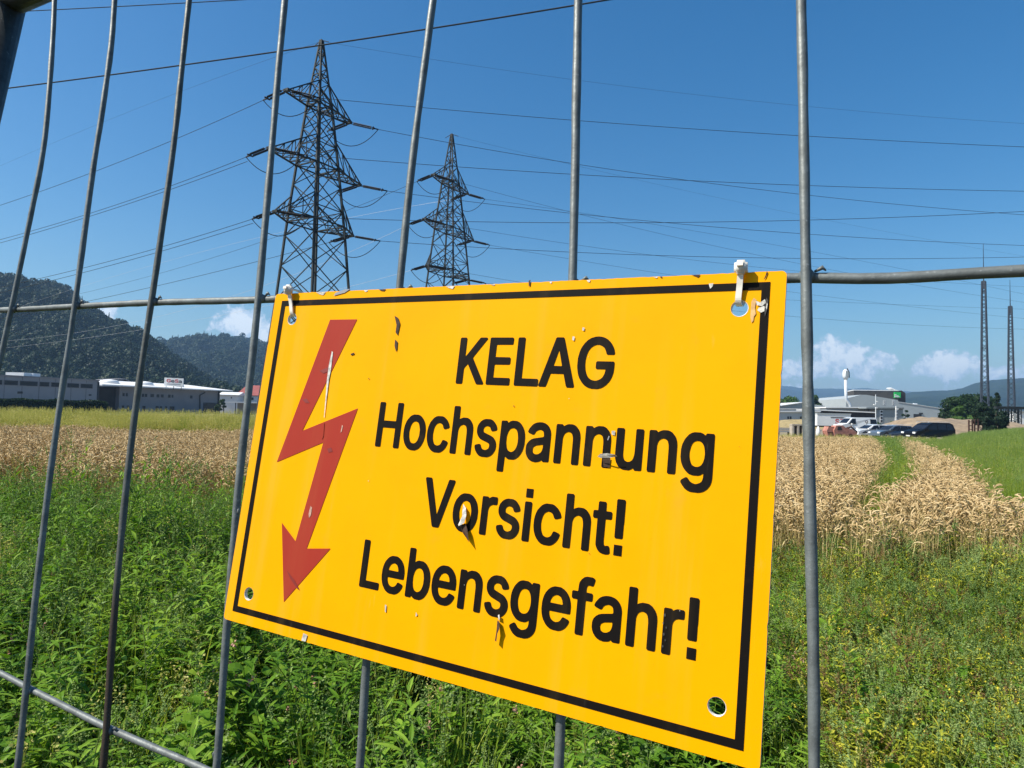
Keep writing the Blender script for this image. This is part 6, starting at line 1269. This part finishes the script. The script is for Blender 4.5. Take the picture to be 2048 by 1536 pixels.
def wheat_near(x): return np.interp(x, [-30, -5, -2, 1, 3, 5, 9, 30], [7.2, 6.9, 6.6, 6.1, 5.3, 4.95, 5.0, 5.6])
def wheat_far(x): return np.interp(x, [-60, -16, -8, 0, 10, 20, 40, 80], [18.8, 19.0, 20.5, 26, 33, 39.5, 42, 44])
wheat = [(wheat_clump(k, 9 if k < 6 else 8, lod=0 if k < 6 else 1, rad_=.11 if k < 6 else .14), [W_['ear'], W_['straw']]) for k in range(10)]
def wheat_pts(n, y0, y1, half, kinds):
    y = rng.uniform(y0, y1, n); x = rng.uniform(-1, 1, n) * (half * y + 2)
    wob = .25 * np.sin(x * 1.7) + .15 * np.sin(x * 4.1 + 1)
    ok = (y > wheat_near(x) + wob) & (y < wheat_far(x))
    for q in cut: ok &= ~inpoly(x + .1 * np.sin(y * 3) + rng.normal(0, .07, n), y, q)
    thin = rng.random(n) < np.clip((wheat_near(x) + wob + 1.3 - y) / 1.3, 0, 1) * .72
    ok &= ~thin; x, y = x[ok], y[ok]; return x, y, rng.choice(kinds, len(x))
a_ = wheat_pts(12500, 5, 10.5, .85, np.arange(6)); b_ = wheat_pts(33000, 10.5, 24, .85, np.arange(10)); c_ = wheat_pts(24000, 24, 44, .9, np.arange(6, 10))
X, Y, K = (np.concatenate(q) for q in zip(a_, b_, c_)); n = len(X)
hs = (1 + .05 * np.sin(X * .9 + Y * .7) + .04 * rng.standard_normal(n)) * np.where(X < -1, .97, 1.0) * np.interp(X / Y, [.2, .4], [1.0, .91])
S = np.stack([1 + 0 * hs, 1 + 0 * hs, hs], 1); S *= np.where(Y > 24, 1.1, 1)[:, None] ** np.array([1, 1, 0])
rot = np.stack([rng.normal(0, .05, n), rng.normal(0, .05, n), rng.uniform(0, 6.28, n)], 1)
scatter('wheat_field', np.stack([X, Y, gz(Y)], 1), wheat, rot, S, K, 'ripe golden wheat with nodding ears filling the field', 'wheat')

# ---- weeds between the fence and the wheat
seedh = ('seed', 3, .055, .0042)
WP = []
def addp(me, mats): WP.append((me, mats)); return len(WP) - 1
iA = [addp(herb(100 + k, .62 + .08 * k, True, 46, .115, .026, 5), [W_['weed'], W_['stem']]) for k in range(4)]
iB = [addp(herb(110 + k, .60 + .06 * k, False, 36, .09, .054, 5, head=seedh), [W_['weed'], W_['stem'], W_['seed']]) for k in range(3)]
iP = [addp(herb(120 + k, .55, True, 44, .10, .02, 4, head=('pink', 2, .035, .0055)), [W_['weed'], W_['stem'], W_['pink']]) for k in range(2)]
iS = [addp(herb(130 + k, .75, False, 26, .05, .022, 7, head=('seed', 4, .10, .0045)), [W_['weed'], W_['stem'], W_['seed']]) for k in range(2)]
iG = [addp(grass_tuft(140 + k, .58, 26, .011, .15), [W_['grass'], W_['seed']]) for k in range(3)]
iF = [addp(herb(150 + k, .32, True, 58, .042, .013, 8, head=('y', 2, .012, .004), droop=.6), [W_['weed2'], W_['stem'], W_['yel']]) for k in range(3)]
iY = [addp(herb(160 + k, .36, True, 50, .066, .016, 7, head=seedh, droop=.9), [W_['weed2'], W_['stem'], W_['brown'] if k == 0 else W_['seed']]) for k in range(3)]
iL = [addp(herb(170 + k, .30, False, 30, .085, .055, 3), [W_['weed'], W_['stem']]) for k in range(2)]
iD = [addp(grass_tuft(180 + k, .6, 12, .005, .6), [W_['dry'], W_['dry']]) for k in range(2)]
iK = [addp(herb(190 + k, .5, True, 46, .045, .010, 7, head=('g', 5, .05, .003)), [W_['stem'], W_['stem'], W_['seed']]) for k in range(2)]
def weeds(n, y0, y1, half, side, names, pr, hmul, zone=None, pw=1.0):
    y = y0 + (y1 - y0) * rng.random(n) ** pw; x = rng.uniform(side[0], side[1], n) * (half * y + 1.2)
    k = np.array([names[i][rng.integers(len(names[i]))] for i in rng.choice(len(names), n, p=pr)])
    return x, y, k, hmul * rng.uniform(.72, 1.22, n)
sets = []
# left and centre: tall, deep green
sets.append(weeds(3100, 1.15, 7.0, .82, (-1.0, .42), [iA, iB, iP, iS, iG, iL, iD, iK], [.35, .15, .05, .10, .18, .10, .04, .03], 1.0, pw=.62))
# right: lower, yellow-green
sets.append(weeds(5200, 1.15, 6.0, .82, (.36, 1.05), [iF, iY, iG, iS, iD, iA, iL, iP], [.28, .22, .20, .10, .05, .05, .05, .05], 1.0, pw=.62))
# transition into the wheat
sets.append(weeds(480, 6.3, 9.4, .8, (-1.0, .35), [iA, iG, iD, iK], [.35, .3, .2, .15], 1.0, pw=1.7))
sets.append(weeds(300, 3.0, 7.6, .8, (-1.0, .42), [iS, iA, iG, iK], [.34, .28, .18, .2], 1.32))
sets.append(weeds(260, 1.8, 6.0, .8, (.38, 1.0), [iS, iG, iK], [.4, .3, .3], 1.35))
sets.append(weeds(1100, 5.0, 7.2, .8, (.3, 1.05), [iG, iY, iD, iK], [.4, .25, .15, .2], 1.25))
X, Y, K, Hm = (np.concatenate(q) for q in zip(*sets)); n = len(X)
sidef = np.clip((X / Y - .10) / .35, 0, 1)
# the standing height of the weeds: tall on the left, knee-high on the right and just behind the fence
Hm = Hm * (1.0 - .10 * sidef) * np.interp(Y, [1.1, 2.2, 4, 7], [.62, .78, .92, 1.0]) * (1 + .12 * np.sin(X * 2.1 + 1) * np.sin(Y * 1.6))
isf = np.isin(K, iF + iY + iL); Hm = np.where(isf, Hm * 1.35, Hm)
big = (sidef > .5) & ~isf; Hm = np.where(big, Hm * .62, Hm)
lat = Hm ** .5 * np.interp(Y, [1.2, 2.2, 4], [1.35, 1.15, 1.0]); S = np.stack([lat, lat, Hm], 1)
rot = np.stack([rng.normal(0, .12, n), rng.normal(0, .12, n), rng.uniform(0, 6.28, n)], 1)
scatter('weeds', np.stack([X, Y, gz(Y)], 1), WP, rot, S, K, 'dense tangle of green weeds, grasses and small flowers between the fence and the wheat', 'weeds')
# low cover so that no bare soil shows between the stems
cover = [(herb(200 + k, .16, k % 2 == 0, 34, .04, .014, 6), [W_['weed'], W_['stem']]) for k in range(4)]
n = 6000; y = rng.uniform(.6, 7.5, n); x = rng.uniform(-1, 1, n) * (.85 * y + 1.5)
scatter('ground_cover', np.stack([x, y, gz(y)], 1), cover, np.stack([rng.normal(0, .2, n), rng.normal(0, .2, n), rng.uniform(0, 6.28, n)], 1), np.repeat(rng.uniform(.8, 1.6, n)[:, None], 3, 1), rng.integers(0, 4, n), 'low leafy green ground cover under the weeds', 'ground cover')

# ---- green lanes in the wheat and the green strip at the right
LP = [(grass_tuft(300 + k, .42, 46, .008, .05, .09, 1.2), [W_['grass'], W_['seed']]) for k in range(3)] + [(herb(310 + k, .40, True, 44, .06, .014, 6), [W_['weed2'], W_['stem']]) for k in range(2)]
def region(polys, dens, ymax=48):
    out = []
    for poly in polys:
        p = np.array(poly); lo, hi = p.min(0), p.max(0); hi[0] = min(hi[0], 70); m = int((hi[0] - lo[0]) * (hi[1] - lo[1]) * dens)
        x = rng.uniform(lo[0], hi[0], m); y = rng.uniform(lo[1], min(hi[1], ymax), m); ok = inpoly(x, y, poly); out.append((x[ok], y[ok]))
    return [np.concatenate(q) for q in zip(*out)]
x, y = region([poly_g1, poly_g1b, poly_gap], 30); n = len(x)
h = rng.uniform(.75, 1.2, n) * np.interp(y, [5, 12, 40], [1.1, 1.35, 1.55])
scatter('green_lane', np.stack([x, y, gz(y)], 1), LP, np.stack([rng.normal(0, .1, n), rng.normal(0, .1, n), rng.uniform(0, 6.28, n)], 1), np.stack([h, h, h], 1), rng.integers(0, 5, n), 'short green grass growing in the lane that curves through the wheat', 'grass')
TP = [(grass_tuft(320 + k, .95, 40, .010, .25, .10, .9), [W_['grass'], W_['seed']]) for k in range(3)] + [(herb(330 + k, .95, True, 60, .09, .018, 6, head=seedh), [W_['grass'], W_['stem'], W_['dry']]) for k in range(2)]
x, y = region([poly_g2, poly_g2b], 20, 52); n = len(x)
x2 = rng.uniform(8, 48, 4200); y2 = rng.uniform(34, 58, 4200); ok = (x2 / y2 > .58) & (y2 > wheat_far(x2) - 3); x = np.r_[x, x2[ok]]; y = np.r_[y, y2[ok]]; n = len(x)
d_ = y; h = rng.uniform(.8, 1.12, n) * np.interp(y, [6, 12, 20, 30, 55], [.62, .70, .85, 1.05, 1.2]) * np.interp(x / y, [.55, .63, .665, .75], [.50, .55, .85, 1.12])
scatter('tall_grass', np.stack([x, y, gz(y)], 1), TP, np.stack([rng.normal(0, .1, n), rng.normal(0, .1, n), rng.uniform(0, 6.28, n)], 1), np.stack([h * 1.2, h * 1.2, h], 1), rng.integers(0, 5, n), 'tall green grass and herbs standing right of the wheat', 'grass')
# ---- pale grass strip beyond the wheat at the left
DP = [(grass_tuft(340 + k, 1.0, 44, .011, .5, .12, .5), [W_['dry'] if k < 2 else W_['grass'], W_['dry']]) for k in range(4)] + [(herb(350 + k, 1.0, True, 60, .09, .02, 6, head=('d', 3, .08, .008)), [W_['weed2'], W_['stem'], W_['dry']]) for k in range(2)]
n = 15000; y = 19.0 + rng.random(n) ** 1.4 * 14; x = rng.uniform(-1.0, .0, n) * (.86 * y + 3); x = np.where(rng.random(n) < .2, x + 6, x); ok = y > wheat_far(x) + .1 * np.sin(x); x, y = x[ok], y[ok]; n = len(x)
h = rng.uniform(.6, 1.12, n) * np.interp(y, [19, 23, 33], [.85, 1.05, 1.14]) * (1 + .05 * np.sin(x * 1.1) + .03 * np.sin(x * 3.7)); kk = np.where(rng.random(n) < np.interp(x / y, [-.75, -.5, -.3], [.06, .2, .45]), rng.integers(2, 6, n), rng.integers(0, 2, n))
scatter('pale_grass_strip', np.stack([x, y, gz(y)], 1), DP, np.stack([rng.normal(0, .06, n), rng.normal(0, .06, n), rng.uniform(0, 6.28, n)], 1), np.stack([h * .0 + 1.3, h * 0 + 1.3, h], 1), kk, 'pale yellow-green tall grass strip beyond the wheat at the left', 'grass')
# sparse stubble and herbs on the yard verge
n = 2500; y = rng.uniform(44, 60, n); x = rng.uniform(10, 34, n)
scatter('verge_grass', np.stack([x, y, gz(y)], 1), [(m_.copy(), [W_['grass'], W_['dry']]) for m_, _ in DP[:2]], np.stack([0 * x, 0 * x, rng.uniform(0, 6.28, n)], 1), np.repeat(rng.uniform(.35, .7, n)[:, None], 3, 1), rng.integers(0, 2, n), 'sparse grass verge in front of the parked cars', 'grass')

# ---------------------------------------------------------------- haze
hb = MB(); hx = 4900; hb.box((0, (5250 - 45) / 2, (300 - 2.2) / 2), (2 * hx, 5250 + 45, 300 + 2.2))
hm = bpy.data.materials.new('air'); hm.use_nodes = True; nt = hm.node_tree; nt.nodes.remove(nt.nodes['Principled BSDF'])
pv = nt.nodes.new('ShaderNodeVolumePrincipled'); pv.inputs['Color'].default_value = (.38, .64, 1, 1); pv.inputs['Density'].default_value = HAZE; pv.inputs['Anisotropy'].default_value = .1
nt.links.new(pv.outputs[0], nt.nodes['Material Output'].inputs['Volume'])
ho = hb.build('haze', hm); tag(ho, 'thin bluish summer haze over the whole valley', 'haze', kind='stuff')
